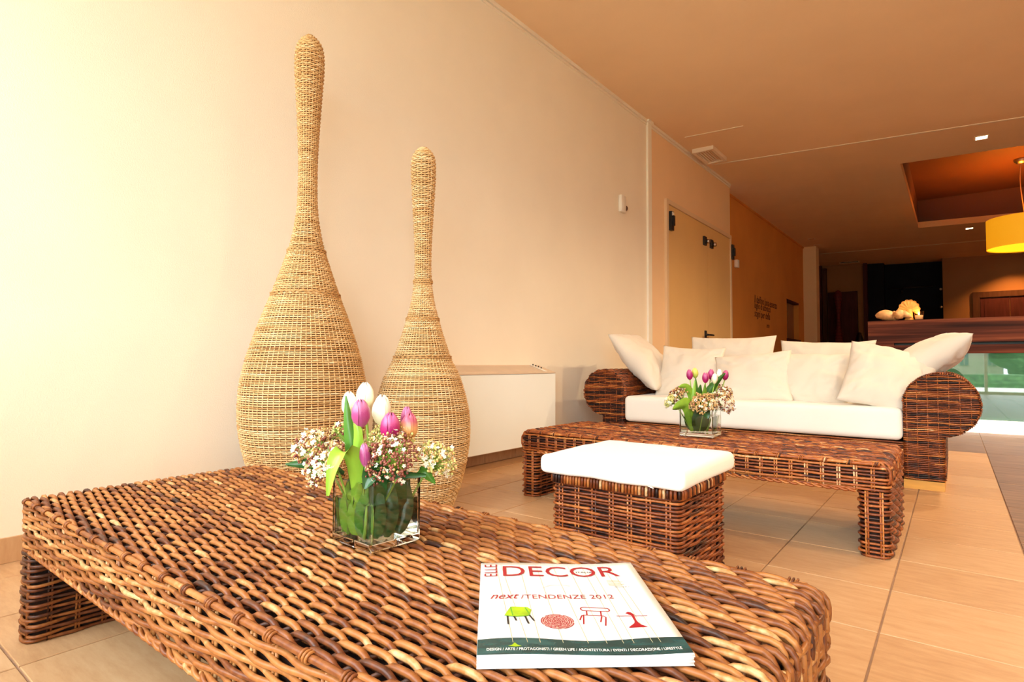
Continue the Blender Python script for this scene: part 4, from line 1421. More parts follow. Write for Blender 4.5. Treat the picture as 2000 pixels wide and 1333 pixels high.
# pendant lamp in the recess
pl = thing('pendant_lamp', 'large yellow drum pendant lamp hanging from the ceiling recess', 'lamp', (0.855, 11.3, 0))
m = MB(); m.lathe([(0.43, 2.42), (0.43, 2.86)], 48, cap=False); m.lathe([(0.426, 2.42), (0.426, 2.86)], 48, cap=False)
m.build('shade', M['shade'], pl)
m = MB(); m.lathe([(0.001, 2.435), (0.424, 2.435), (0.424, 2.445), (0.001, 2.445)], 48); m.build('diffuser', M['diffuser'], pl, False)
m = MB(); m.lathe([(0.001, ZR - .075), (0.05, ZR - .07), (0.085, ZR - .03), (0.09, ZR - .001)], 24); m.build('canopy', M['steel'], pl)
m = MB()
zz_ = np.linspace(2.5, ZR - .05, 20)
m.tube(np.column_stack([0.02 * np.sin((zz_ - 2.5) * 5), 0 * zz_, zz_]), 0.006, 6, ref=(1, 0, 0)); m.build('cord', M['lip'], pl)
for zt, e, nm in ((2.62, 85, 'lamp_bulb'),):
    d = bpy.data.lights.new(nm, 'POINT'); d.energy, d.color, d.shadow_soft_size = e, (1, 0.36, 0.05), 0.08
    l = bpy.data.objects.new(nm, d); COL.objects.link(l); l.parent = pl; l.location = (0, 0, zt)

# ------------------------------------------------------------------ reception counter
CY = 7.371
ct = thing('reception_counter', 'dark striped wood reception counter with a green glass front', 'counter', (0.7, CY, 0))
cx0, cx1 = -0.742 - 0.7, 2.2
m = MB(); m.box(cx0, cx1, 0, 0.62, 0.905, 1.147); m.build('top_fascia', M['zebrano'], ct, False)
m = MB(); m.box(cx0, -0.507 - .7, 0, 0.62, 0.0, 0.904); m.build('side_panel', M['zebrano'], ct, False)
m = MB(); m.box(-0.507 - .7, cx1, 0.012, 0.60, 0.79, 0.878); m.build('lower_beam', M['zebrano'], ct, False)
m = MB(); m.box(-0.507 - .7, cx1, 0.09, 0.60, 0.872, 0.910); m.build('shadow_gap', M['black'], ct, False)
gm, nt, b = new_mat('green_back_painted_glass')
tc = N(nt, 'ShaderNodeTexCoord'); nz = N(nt, 'ShaderNodeTexNoise'); nz.inputs['Scale'].default_value = 0.8
nt.links.new(tc.outputs['Object'], nz.inputs['Vector'])
r_ = ramp(nt, [(0.3, (0.055, 0.18, 0.115)), (0.7, (0.065, 0.20, 0.135))], nz.outputs['Fac'])
nt.links.new(r_.outputs['Color'], b.inputs['Base Color'])
b.inputs['Roughness'].default_value = 0.015
b.inputs['IOR'].default_value = 2.25
m = MB(); m.box(-0.507 - .7, cx1, 0.03, 0.05, 0.127, 0.79); m.build('glass_panel', gm, ct, False)
m = MB(); m.box(-0.507 - .7, cx1, 0.05, 0.60, 0.13, 0.80); m.build('carcass', M['maroon'], ct, False)
m = MB(); m.box(-0.507 - .7, cx1, 0.0, 0.60, 0.0, 0.127); pl_ = m.build('lit_plinth', M['led'], ct, False)
pl_['label'] = 'glowing white plinth'

ZT = 1.147
sh1 = thing('conch_shell', 'long orange conch shell lying left on the counter top', 'shell', (-0.56, 7.47, ZT))
m = MB()
n = 26
tt = np.linspace(0, 1, n)
path = np.column_stack([-0.115 + 0.20 * tt, 0 * tt, 0.062 + 0.018 * tt])
rad = 0.058 * np.sin(PI * np.clip(tt * 0.9 + 0.06, 0, 1)) ** 0.7
path[:, 2] = rad + 0.018 * (1 - tt) ** 2 * 2
m.tube(path, rad, 14, ref=(0, 0, 1)); m.build('body', M['shell'], sh1)
m = MB()
for k in range(5):
    an = np.linspace(0, 2 * PI, 15)[:-1]
    rr = 0.05 - 0.008 * k
    c = np.column_stack([0.055 + 0.018 * k + 0 * an, rr * np.cos(an), 0.055 + rr * np.sin(an)])
    m.tube(c, 0.008, 6, closed=True, ref=(1, 0, 0))
m.build('whorls', M['shell'], sh1)
sh2 = thing('spiral_shell', 'round knobbly shell between the conch shell and the coral fan', 'shell', (-0.455, 7.415, ZT))
bm = bmesh.new(); bmesh.ops.create_icosphere(bm, subdivisions=3, radius=0.055)
for v in bm.verts:
    v.co *= 1 + 0.18 * noise.noise(v.co * 40)
    v.co.z = v.co.z * 0.95 + 0.066
bm_obj('body', bm, M['shell'], sh2, True)
m = MB(); m.tube([(0.03, 0, 0.075), (0.075, 0, 0.05), (0.11, 0, 0.03)], [0.04, 0.028, 0.008], 10, ref=(0, 0, 1)); m.build('spout', M['shell'], sh2)
sh3 = thing('coral_fan', 'upright orange coral fan with a scalloped edge on the counter top', 'coral', (-0.372, 7.47, ZT))
m = MB()
na, nr = 41, 7
V_, Q_ = [], []
for sgn in (1, -1):
    for i in range(nr):
        for j in range(na):
            a = -0.55 + (PI + 1.1) * j / (na - 1)
            R = 0.105 * (1 + 0.09 * abs(math.sin(j * PI / 4))) * (i / (nr - 1))
            th_ = 0.012 * (1 - (i / (nr - 1)) ** 2) + 0.003 + 0.0035 * math.sin(j * PI / 2) * (i / (nr - 1))
            V_.append((R * math.cos(a) * 0.88, sgn * th_, 0.115 + R * math.sin(a)))
for s in range(2):
    for i in range(nr - 1):
        for j in range(na - 1):
            q = [s * nr * na + i * na + j, s * nr * na + i * na + j + 1, s * nr * na + (i + 1) * na + j + 1, s * nr * na + (i + 1) * na + j]
            Q_.append(q if s else q[::-1])
for j in range(na - 1):
    a_ = (nr - 1) * na + j
    Q_.append((a_, a_ + 1, nr * na + a_ + 1, nr * na + a_))
m.add(V_, Q_); m.build('fan', M['coral'], sh3)
m = MB(); m.tube([(0, 0, 0.0), (0, 0, 0.03), (0, 0, 0.12)], [0.05, 0.034, 0.03], 10, ref=(1, 0, 0)); m.build('foot', M['coral'], sh3)
cd = thing('tealight_glass', 'small glass with a burning candle right of the coral fan', 'candle', (-0.285, 7.45, ZT))
m = MB(); m.lathe([(0.001, 0.002), (0.036, 0.002), (0.045, 0.095), (0.042, 0.095), (0.034, 0.008), (0.001, 0.008)], 24, cap=False); m.build('glass', M['candle_glass'], cd)
m = MB(); m.lathe([(0.001, 0.009), (0.033, 0.009), (0.036, 0.05), (0.001, 0.05)], 20); m.build('candle', M['wax'], cd)
m = MB(); m.lathe([(0.0008, 0.052), (0.006, 0.062), (0.004, 0.075), (0.0005, 0.088)], 10); m.build('flame', M['flame'], cd)
d = bpy.data.lights.new('candle_light', 'POINT'); d.energy, d.color, d.shadow_soft_size = 0.8, (1, 0.45, 0.12), 0.01
l = bpy.data.objects.new('candle_light', d); COL.objects.link(l); l.parent = cd; l.location = (0, 0, 0.075)

# things at the far wall
fb = thing('dark_wicker_bottle', 'dark maroon bottle shape standing before the far doorway', 'wicker bottle', (-2.39, YB - 0.22, 0))
m = MB()
m.lathe([(0.10, 0.0), (0.17, 0.3), (0.20, 0.6), (0.17, 0.95), (0.09, 1.35), (0.05, 1.7), (0.042, 1.95), (0.07, 2.3), (0.095, 2.5), (0.07, 2.6), (0.01, 2.64)], 24)
m.build('body', plain('maroon_wicker', (0.16, 0.012, 0.014), 0.6, 0.3, 30), fb)
m = MB()
for k in range(30):
    z = 0.1 + k * 0.084
    r = float(np.interp(z, [0, .3, .6, .95, 1.35, 1.7, 1.95, 2.3, 2.5, 2.64], [.10, .17, .20, .17, .09, .05, .042, .07, .095, .02]))
    an = np.linspace(0, 2 * PI, 17)[:-1]
    m.tube(np.column_stack([(r + .003) * np.cos(an), (r + .003) * np.sin(an), z + 0 * an]), 0.006, 4, closed=True, ref=(0, 0, 1))
m.build('ring_weave', M['maroon'], fb, kind='stuff')
rl = thing('spotlight_rail', 'thin black rail with small spot across the blue-black niche', 'rail', (-0.85, YB + 0.45, 2.66))
m = MB(); m.tube([(-0.47, 0, 0), (0.0, 0, 0.005), (0.47, 0, 0.01)], 0.018, 8, ref=(0, 0, 1)); m.build('rail', M['black'], rl)
m = MB(); m.tube([(-0.18, 0, -0.01), (-0.18, 0, -0.13)], 0.03, 10, ref=(1, 0, 0)); m.build('spot', M['black'], rl)
m = MB(); m.tube([(-0.80, -0.1, 0.0), (-0.70, -0.1, 0.03)], [0.03, 0.018], 10, ref=(0, 0, 1)); m.build('end_spot', M['steel'], rl)
for z in (2.53, 2.09):  # steel balls stand in for small dots of light
    t_ = thing('niche_light_bead', 'small steel knob standing for a light at the right edge of the niche, %s one' % ('upper' if z > 2.3 else 'lower'), 'bead', (-0.22, YB - 0.0, z))
    m = MB(); m.lathe([(0.001, -0.03), (0.02, -0.025), (0.03, 0), (0.02, 0.025), (0.001, 0.03)], 12); m.build('ball', M['steel'], t_)
    m = MB(); m.tube([(0, 0, 0), (0.03, 0, 0)], 0.01, 8, ref=(0, 0, 1)); m.build('pin', M['steel'], t_)
tl = thing('black_canister', 'slim black canister with steel edge beside the dark far doorway', 'canister', (-1.93, YB - 0.12, 0))
m = MB(); m.lathe([(0.10, 0.0), (0.10, 1.25), (0.06, 1.42), (0.04, 1.5), (0.001, 1.52)], 20); m.build('body', M['black'], tl)
m = MB(); m.box(0.03, 0.05, -0.105, -0.09, 0.8, 1.25); m.build('steel_strip', M['steel'], tl, False)

# ------------------------------------------------------------------ magazine on the front table
MW, MH, MT = 0.2366, 0.287, 0.0115
mg = thing('magazine', 'white magazine with a red title and small furniture drawings on the front table', 'magazine', (-0.4112, 0.4741, T1[4] + 0.0008), math.radians(39.78))


def mz(x, y):
    return MT + 0.0016 * np.sin(np.asarray(x) / MW * 6.0 + 0.6) * (0.35 + 0.65 * np.abs(np.asarray(y) / MH - 0.5) * 2) + 0.0008


def sheet(mb, z0, z1, dx=0.0, dy=0.0, n=24):
    """thin leaf following the gentle waves, between fractions z0..z1 of the thickness"""
    xs = np.linspace(0, MW + dx, n); ys = np.linspace(dy, MH, n)
    X, Y = np.meshgrid(xs, ys)
    Zt = mz(X, Y)
    v = np.vstack([np.column_stack([X.ravel(), Y.ravel(), (Zt * z1).ravel()]), np.column_stack([X.ravel(), Y.ravel(), (Zt * z0).ravel()])])
    idx = np.arange(n * n).reshape(n, n)
    q = np.stack([idx[:-1, :-1], idx[:-1, 1:], idx[1:, 1:], idx[1:, :-1]], -1).reshape(-1, 4)
    side = []
    ring = list(idx[0]) + list(idx[1:, -1]) + list(idx[-1, -2::-1]) + list(idx[-2:0:-1, 0])
    for a, b in zip(ring, ring[1:] + ring[:1]):
        side.append((a, a + n * n, b + n * n, b))
    mb.add(v, np.vstack([q, q[:, ::-1] + n * n, np.array(side)]))


m = MB(); sheet(m, 0.955, 1.0); cov = m.build('front_cover', M['cover'], mg)
rg = random.Random(3)
M['page_gap'] = plain('grey_page_gap_shade', (0.30, 0.32, 0.30), 0.6, 0.2, 60)  # grey filler sheets paint the shade between the page blocks
for k in range(7):
    a = 0.05 + 0.129 * k
    m = MB(); sheet(m, a, a + 0.095, rg.uniform(-0.0012, 0.0006), rg.uniform(-0.0008, 0.0014)); m.build('page_and_gap', M['paper'], mg)
    m = MB(); sheet(m, a + 0.097, a + 0.126, -0.001, 0.0012); m.build('page_and_gap', M['page_gap'], mg)
m = MB(); sheet(m, 0.0, 0.045); m.build('back_cover', M['paper'], mg)


def drape(co, lift=0.0004):
    co = co.copy()
    co[:, 2] = mz(co[:, 0], co[:, 1]) + lift
    return co


def print_text(name, body, mat, u, v, wu, hv=None, shear=0.0, bold=0.0, rot=0.0, lift=0.0008):
    me, co = text_mesh(body, mat, wu * MW, None if hv is None else hv * MH, shear, bold)
    if rot:
        c, s = math.cos(rot), math.sin(rot)
        co = np.column_stack([co[:, 0] * c - co[:, 1] * s, co[:, 0] * s + co[:, 1] * c, co[:, 2]])
    co[:, 0] += u * MW
    co[:, 1] += v * MH
    co = drape(co, lift)
    me.vertices.foreach_set('co', co.astype(np.float32).ravel())
    me.update()
    return link(name, me, cov)


def print_lines(name, mat, polys, w, lift=0.0004, closed=False):
    """drawn strokes: flat ribbons on the cover"""
    m_ = MB()
    for pl in polys:
        p = np.array(pl, float) * np.array([MW, MH])
        out = [p[0]]
        for a, b in zip(p[:-1], p[1:]):
            k = max(1, int(np.linalg.norm(b - a) / 0.01))
            for i in range(1, k + 1):
                out.append(a + (b - a) * i / k)
        p = np.array(out)
        t = np.gradient(p, axis=0)
        t /= np.maximum(np.linalg.norm(t, axis=1), 1e-9)[:, None]
        nrm = np.column_stack([-t[:, 1], t[:, 0]]) * w / 2
        v = np.vstack([p + nrm, p - nrm])
        v = drape(np.column_stack([v, np.zeros(len(v))]), lift)
        n = len(p)
        m_.add(v, [(i, i + n, i + n + 1, i + 1) for i in range(n - 1)])
    return m_.build(name, M[mat], cov, False)


def print_poly(name, mat, pts, lift=0.0004):
    p = np.array(pts, float) * np.array([MW, MH])
    c = p.mean(0)
    v = drape(np.column_stack([np.vstack([c, p]), np.zeros(len(p) + 1)]), lift)
    m_ = MB(); m_.add(v, None, [(0, i, i % len(p) + 1) for i in range(1, len(p) + 1)])
    return m_.build(name, M[mat], cov, False)


# dark band along the foot of the cover
n = 40
us = np.linspace(0.001, 0.999, n)
m = MB()
rowsv = []
for f in (0, 0.33, 0.66, 1.0):
    vv = 0.008 + f * (0.128 + 0.010 * np.sin(us * 9) - 0.006)
    rowsv.append(np.column_stack([us * MW, vv * MH, 0 * us]))
v = drape(np.vstack(rowsv), 0.0003)
m.add(v, [(r * n + i, r * n + i + 1, (r + 1) * n + i + 1, (r + 1) * n + i) for r in range(3) for i in range(n - 1)])
m.build('printed_band', M['band'], cov, False)
m = MB()
print_lines('printed_threads', 'thread_ink', [[(a, 0.97), (b, 0.10)] for a, b in ((.10, .17), (.13, .24), (.25, .30), (.36, .41), (.47, .53), (.57, .62), (.66, .70), (.72, .75), (.80, .84), (.84, .88))], 0.00065, 0.00035)
print_text('printed_title', 'DECOR', 'red_ink', 0.142, 0.80, 0.735, 0.142, 0, 0.0)
print_text('printed_title_side', 'ELLE', 'red_ink', 0.105, 0.80, 0.165 * MH / MW, 0.066, 0, -0.004, PI / 2)
print_text('printed_subtitle', 'ITALIA', 'black_ink', 0.608, 0.855, 0.105, 0.018, 0, 0.01)
print_text('printed_heading', 'next', 'red_ink', 0.062, 0.522, 0.165, 0.052, 0.45, 0.0)
print_text('printed_heading', '/TENDENZE 2012', 'red_ink', 0.235, 0.520, 0.53, 0.046, 0.0, -0.004)
print_text('printed_footline', 'DESIGN / ARTE / PROTAGONISTI / GREEN LIFE / ARCHITETTURA / EVENTI / DECORAZIONE / LIFESTYLE', 'white_ink', 0.045, 0.036, 0.915, 0.020, 0, 0.012, 0, 0.0007)
print_text('printed_issue_line', 'MENSILE N. 3', 'black_ink', 0.805, 0.652, 0.085, 0.010)
print_lines('printed_stamp', 'thread_ink', [[(0.775, 0.745 - 0.016 * k), (0.775 + 0.075 + 0.02 * (k % 2), 0.741 - 0.016 * k)] for k in range(5)], 0.0013)
print_lines('printed_branch', 'pale_ink', [[(0.375, 0.655), (0.43, 0.690), (0.50, 0.690), (0.54, 0.675)]], 0.0006)
# lime armchair
print_poly('drawn_armchair', 'lime_ink', [(0.135, 0.345), (0.165, 0.42), (0.178, 0.436), (0.262, 0.430), (0.282, 0.405), (0.272, 0.352), (0.255, 0.338), (0.20, 0.333), (0.16, 0.338)])
print_lines('drawn_armchair_edge', 'green_ink', [[(0.135, 0.345), (0.16, 0.338), (0.20, 0.333), (0.255, 0.338), (0.272, 0.352)], [(0.172, 0.432), (0.180, 0.345)], [(0.250, 0.425), (0.268, 0.36)]], 0.0016, 0.0006)
print_lines('drawn_armchair_legs', 'black_ink', [[(0.152, 0.338), (0.154, 0.258)], [(0.186, 0.335), (0.196, 0.292)], [(0.244, 0.336), (0.258, 0.262)], [(0.268, 0.345), (0.288, 0.290)]], 0.0024, 0.0006)
# maze rug
mz_l = []
for i in range(7):
    R = 0.084 * (1 - i * 0.135)
    for g in range(5):
        a0 = g * 2 * PI / 5 + i * 0.9
        mz_l.append([(0.408 + R * math.cos(a0 + t * 1.08), 0.287 + R * 0.80 * math.sin(a0 + t * 1.08)) for t in np.linspace(0, 1, 12)])
    for g in range(6):
        a0 = g * 2 * PI / 6 + i * 1.3
        mz_l.append([(0.408 + R * math.cos(a0), 0.287 + R * 0.80 * math.sin(a0)), (0.408 + (R - 0.0113) * math.cos(a0), 0.287 + (R - 0.0113) * 0.80 * math.sin(a0))])
print_poly('drawn_rug', 'pale_ink', [(0.408 + 0.084 * math.cos(t), 0.287 + 0.0672 * math.sin(t)) for t in np.linspace(0, 2 * PI, 40)[:-1]], 0.0003)
print_lines('drawn_rug_pattern', 'red_ink', mz_l, 0.0011, 0.0005)
# red chair outline
bk = [(0.575 + 0.0, 0.431)] + [(0.692 + 0.014 * math.cos(t), 0.402 + 0.016 * math.sin(t)) for t in np.linspace(PI / 2, -PI / 2, 8)] + [(0.566 + 0.014 * math.cos(t), 0.413 + 0.017 * math.sin(t)) for t in np.linspace(-PI / 2, -3 * PI / 2, 8)] + [(0.575, 0.431)]
print_lines('drawn_chair', 'red_ink', [bk, [(0.580, 0.396), (0.574, 0.350)], [(0.655, 0.388), (0.648, 0.340)], [(0.527, 0.302), (0.545, 0.345), (0.556, 0.352), (0.660, 0.342), (0.670, 0.330), (0.650, 0.250)],
                                       [(0.556, 0.350), (0.540, 0.264)], [(0.650, 0.338), (0.632, 0.284)]], 0.0017)
# red table
print_lines('drawn_table', 'red_ink', [[(0.729, 0.340), (0.892, 0.334)]], 0.0013)
print_poly('drawn_table', 'red_ink', [(0.782, 0.366), (0.800, 0.378), (0.815, 0.372), (0.828, 0.345), (0.806, 0.345)])
print_poly('drawn_table_foot', 'red_ink', [(0.808, 0.345), (0.822, 0.345), (0.822, 0.290), (0.832, 0.255), (0.862, 0.232), (0.765, 0.228), (0.766, 0.236), (0.798, 0.252), (0.810, 0.290)])
print_poly('drawn_boat', 'lime_ink', [(0.145, 0.070), (0.165, 0.080), (0.178, 0.098), (0.190, 0.080), (0.208, 0.068), (0.180, 0.064)], 0.0006)

# ------------------------------------------------------------------ flowers
def leaf_mesh(path, w, side, mat, fold=0.25, tipk=0.8, roll=0.0, n=14):
    """path: control points in metres; side: approximate across direction"""
    P = np.array(path, float)
    t = np.linspace(0, 1, len(P))
    tt = np.linspace(0, 1, n)
    # quadratic-ish smooth through control points
    p = np.column_stack([np.interp(tt, t, P[:, i]) for i in range(3)])
    for _ in range(3):
        p[1:-1] = (p[:-2] + 2 * p[1:-1] + p[2:]) / 4
    tg = np.gradient(p, axis=0); tg /= np.linalg.norm(tg, axis=1)[:, None]
    s = np.array(side, float)
    s = s - tg * (tg @ s)[:, None]; s /= np.linalg.norm(s, axis=1)[:, None]
    nn = np.cross(tg, s)
    wid = w * np.sin(PI * np.clip(tt ** tipk * 0.93 + 0.05, 0, 1)) ** 0.75
    cs = np.linspace(-1, 1, 7)
    v = []
    for i in range(n):
        for c in cs:
            v.append(p[i] + s[i] * wid[i] / 2 * c + nn[i] * wid[i] * fold * (abs(c) ** 1.4) + nn[i] * 0.0012 * math.sin(i * 1.3) * c)
    idx = np.arange(n * 7).reshape(n, 7)
    q = np.stack([idx[:-1, :-1], idx[:-1, 1:], idx[1:, 1:], idx[1:, :-1]], -1).reshape(-1, 4)
    m_ = MB(); m_.add(v, q)
    return m_.mesh('leaf', mat)


def petal_mesh(mat, r, h, spread=0.0, half=0.86):
    ns, nt_ = 10, 7
    v = []
    for i in range(ns):
        s = i / (ns - 1)
        R = r * np.interp(s, [0, 0.12, 0.38, 0.7, 0.9, 1.0], [0.22, 0.66, 1.0, 0.88 + spread * 0.3, 0.56 + spread, 0.20 + spread])
        w = half * np.interp(s, [0, 0.1, 0.4, 0.7, 0.9, 1.0], [0.45, 0.8, 1.05, 1.0, 0.72, 0.12])
        for j in range(nt_):
            t = -1 + 2 * j / (nt_ - 1)
            a = t * w
            rr = R * (1 + 0.05 * t * t - 0.04 * (1 - abs(t)) ** 3 * -1)
            z = s * h * (1 - 0.06 * t * t * s)
            v.append((rr * math.cos(a), rr * math.sin(a), z))
    idx = np.arange(ns * nt_).reshape(ns, nt_)
    q = np.stack([idx[:-1, :-1], idx[:-1, 1:], idx[1:, 1:], idx[1:, :-1]], -1).reshape(-1, 4)
    m_ = MB(); m_.add(v, q)
    return m_.mesh('petal', mat)


PET = {}


def tulip(label, base, top, kind, r, h, tiltdir=(0, 0, 1), bend=None, leaves=(), spread=0.0, spin=0.0, group=None):
    """base: foot of the stem, top: foot of the bloom"""
    b = np.array(base, float); t = np.array(top, float)
    root = thing('tulip', label, 'tulip', base, 0, group)
    mid = (b + t) / 2 + (np.array(bend) if bend is not None else np.array([0, 0, 0.01]))
    u = np.linspace(0, 1, 14)[:, None]
    p = (1 - u) ** 2 * b + 2 * u * (1 - u) * mid + u ** 2 * t - b
    m_ = MB(); m_.tube(p, 0.0027 if r > 0.012 else 0.0022, 7, ref=(0.3, 1, 0.1)); m_.build('stem', M['stem'], root)
    key = (kind, round(r, 4), round(h, 4), spread)
    if key not in PET:
        PET[key] = (petal_mesh(M['petal_' + kind], r, h, spread), petal_mesh(M['petal_' + kind], r * 0.9, h * 1.0, spread))
    z = Vector(tiltdir).normalized()
    x = Vector((1, 0, 0)) - z * z.x
    x.normalize()
    y = z.cross(x)
    Rm = Matrix((x, y, z)).transposed()
    for i in range(6):
        o = link('petal', PET[key][i % 2], root)
        o.matrix_local = Matrix.Translation(Vector(t - b)) @ (Rm @ Matrix.Rotation(spin + i * PI / 3, 3, 'Z')).to_4x4()
    for (path, w, side, mat) in leaves:
        me = leaf_mesh(np.array(path, float) - b, w, side, M[mat])
        link('leaf', me, root)
    return root


ICO_V, ICO_F = None, None
bm = bmesh.new(); bmesh.ops.create_icosphere(bm, subdivisions=1, radius=1)
ICO_V = np.array([v.co[:] for v in bm.verts]); ICO_F = np.array([[v.index for v in f.verts] for f in bm.faces]); bm.free()


def sprig(label, base, centre, up, rad, nb, nf, buds, leaves=(), seed=0, flat=0.72, group=None, fr=0.0042):
    rg_ = np.random.default_rng(seed)
    b = np.array(base, float); c = np.array(centre, float)
    up = np.array(up, float); up /= np.linalg.norm(up)
    root = thing('viburnum_sprig', label, 'flower', base, 0, group)
    ax = np.cross(up, (0.2, 0.9, 0.3)); ax /= np.linalg.norm(ax)
    ay = np.cross(up, ax)
    u = np.linspace(0, 1, 12)[:, None]
    foot = c - up * rad * 0.75
    mid = (b + foot) / 2 + np.array([0, 0, 0.015])
    p = (1 - u) ** 2 * b + 2 * u * (1 - u) * mid + u ** 2 * foot - b
    m_ = MB(); m_.tube(p, 0.0022, 6, ref=(0.3, 1, 0.1)); m_.build('stem', M['stem'], root)

    def dome(k, lo=-0.35, grow=1.0):
        out = []
        while len(out) < k:
            d = rg_.normal(0, 1, 3); d /= np.linalg.norm(d)
            if d[2] < lo:
                continue
            rr = rad * grow * rg_.uniform(0.80, 1.03) * (1 + 0.14 * math.sin(5 * math.atan2(d[1], d[0]) + seed))
            out.append((c + ax * d[0] * rr + ay * d[1] * rr + up * d[2] * rr * flat, ax * d[0] + ay * d[1] + up * d[2]))
        return out
    m_ = MB()
    for q, nrm in dome(38):
        k = (foot + up * rad * 0.25)
        m_.tube(np.array([foot, (k + q) / 2 + up * 0.002, q]) - b, [0.0014, 0.0010, 0.0006], 4, ref=(0.4, 0.3, 1), cap=False)
    m_.build('twigs', M['stem'], root, kind='stuff')
    for mat, share in buds:
        m_ = MB()
        for q, nrm in dome(int(nb * share * 1.7)):
            s = rg_.uniform(0.0017, 0.0029) * fr / 0.0042
            m_.add(ICO_V * s * np.array([1, 1, 1.15]) + q - b, None, ICO_F)
        m_.build('buds', M[mat], root, kind='stuff')
    m_ = MB()
    for q, nrm in dome(int(nf * 1.5), -0.2, 1.04):
        s = rg_.uniform(0.85, 1.35) * fr
        n_ = nrm / np.linalg.norm(nrm) + rg_.normal(0, 0.25, 3); n_ /= np.linalg.norm(n_)
        e1 = np.cross(n_, (0.31, 0.2, 0.93)); e1 /= np.linalg.norm(e1); e2 = np.cross(n_, e1)
        v = [np.zeros(3)]
        f = []
        ph = rg_.uniform(0, 6)
        for k in range(5):
            a = ph + k * 2 * PI / 5
            for da, rr, hh in ((-0.5, 0.75, 0.12), (0, 1.05, 0.22), (0.5, 0.75, 0.12)):
                v.append(s * (rr * (math.cos(a + da) * e1 + math.sin(a + da) * e2) + hh * n_))
            i0 = 1 + 3 * k
            f += [(0, i0, i0 + 1), (0, i0 + 1, i0 + 2)]
        m_.add(np.array(v) + q - b, None, f)
    m_.build('florets', M['floret'], root, kind='stuff')
    for (path, w, side, mat) in leaves:
        link('leaf', leaf_mesh(np.array(path, float) - b, w, side, M[mat]), root)
    return root


def cube_vase(label, cx, cy, z0, sx, sy, h, rz, wall, base, level):
    root = thing('glass_cube_vase', label, 'vase', (cx, cy, z0), rz)

    def shell(mb, hx, hy, za, zb, inner):
        pass
    # solid glass: outer skin and inner skin in one closed mesh
    m_ = MB()
    def ring(hx, hy, z, rc=0.004):
        p, _ = round_rect(-hx, hx, -hy, hy, rc, 10)
        return np.column_stack([p, np.full(len(p), z)])
    R_ = [ring(sx / 2 - 0.002, sy / 2 - 0.002, 0.0), ring(sx / 2, sy / 2, 0.003), ring(sx / 2, sy / 2, h - 0.001), ring(sx / 2 - wall / 2, sy / 2 - wall / 2, h),
          ring(sx / 2 - wall, sy / 2 - wall, h - 0.001), ring(sx / 2 - wall, sy / 2 - wall, base)]
    k = len(R_[0])
    q = []
    for i in range(len(R_) - 1):
        for j in range(k):
            q.append((i * k + j, i * k + (j + 1) % k, (i + 1) * k + (j + 1) % k, (i + 1) * k + j))
    e = (len(R_) - 1) * k
    tris = [(0, j + 1, j) for j in range(1, k - 1)] + [(e, e + j, e + j + 1) for j in range(1, k - 1)]
    m_.add(np.vstack(R_), q, tris)
    m_.build('vase_wall', M['glass'], root, False)
    m_ = MB()
    a, b_ = sx / 2 - wall + 0.0004, sy / 2 - wall + 0.0004
    m_.box(-a, a, -b_, b_, base - 0.0004, level)
    m_.build('water', M['water'], root, False)
    return root


V1 = (-0.852, 0.697, T1[4] + 0.0015)
cube_vase('clear glass cube vase holding tulips on the front coffee table', *V1, 0.122, 0.110, 0.116, math.radians(-4), 0.0035, 0.014, 0.080)
zb = V1[2] + 0.018
G1 = 'tulips in the front vase'


def vb(dx, dy):
    return (V1[0] + dx, V1[1] + dy, zb)


def tul1(label, dx, dy, top, kind, r, h, td, **kw):
    t = np.array(top, float)
    tulip(label, vb(dx, dy), tuple(t), kind, r, h, td, group=G1, **kw)


tul1('ivory tulip farthest left in the front vase', -0.02, 0.0, (-0.893, 0.667, 0.562), 'white', 0.0150, 0.050, (-0.12, 0, 1))
tul1('ivory tulip standing highest in the front vase, behind a pink one', -0.01, 0.01, (-0.880, 0.690, 0.577), 'white', 0.0170, 0.052, (-0.03, 0, 1), spin=0.5)
tul1('lilac-pink tulip before the highest ivory one in the front vase', 0.0, -0.02, (-0.843, 0.652, 0.549), 'pink', 0.0168, 0.052, (0.0, -0.03, 1), spin=0.3,
     leaves=[([vb(0, -0.02), (-0.848, 0.650, 0.47), (-0.838, 0.642, 0.545), (-0.846, 0.640, 0.565)], 0.020, (0.8, 0.6, 0), 'leaf_light')])
tul1('ivory tulip right of the lilac-pink one in the front vase', 0.01, 0.0, (-0.842, 0.696, 0.550), 'white', 0.0172, 0.057, (0.06, 0, 1), spin=0.9)
tul1('deep magenta tulip low on the right of the front vase', 0.02, 0.0, (-0.810, 0.690, 0.524), 'magenta', 0.0180, 0.053, (0.10, -0.04, 1), spin=0.2)
tul1('orange-pink tulip farthest right in the front vase', 0.03, 0.01, (-0.803, 0.727, 0.520), 'orange', 0.0165, 0.054, (0.10, 0.02, 1), spin=0.7)
tul1('small pink tulip half hidden behind the magenta one in the front vase', 0.025, 0.02, (-0.828, 0.746, 0.538), 'pink', 0.0120, 0.045, (0.02, 0.02, 1))
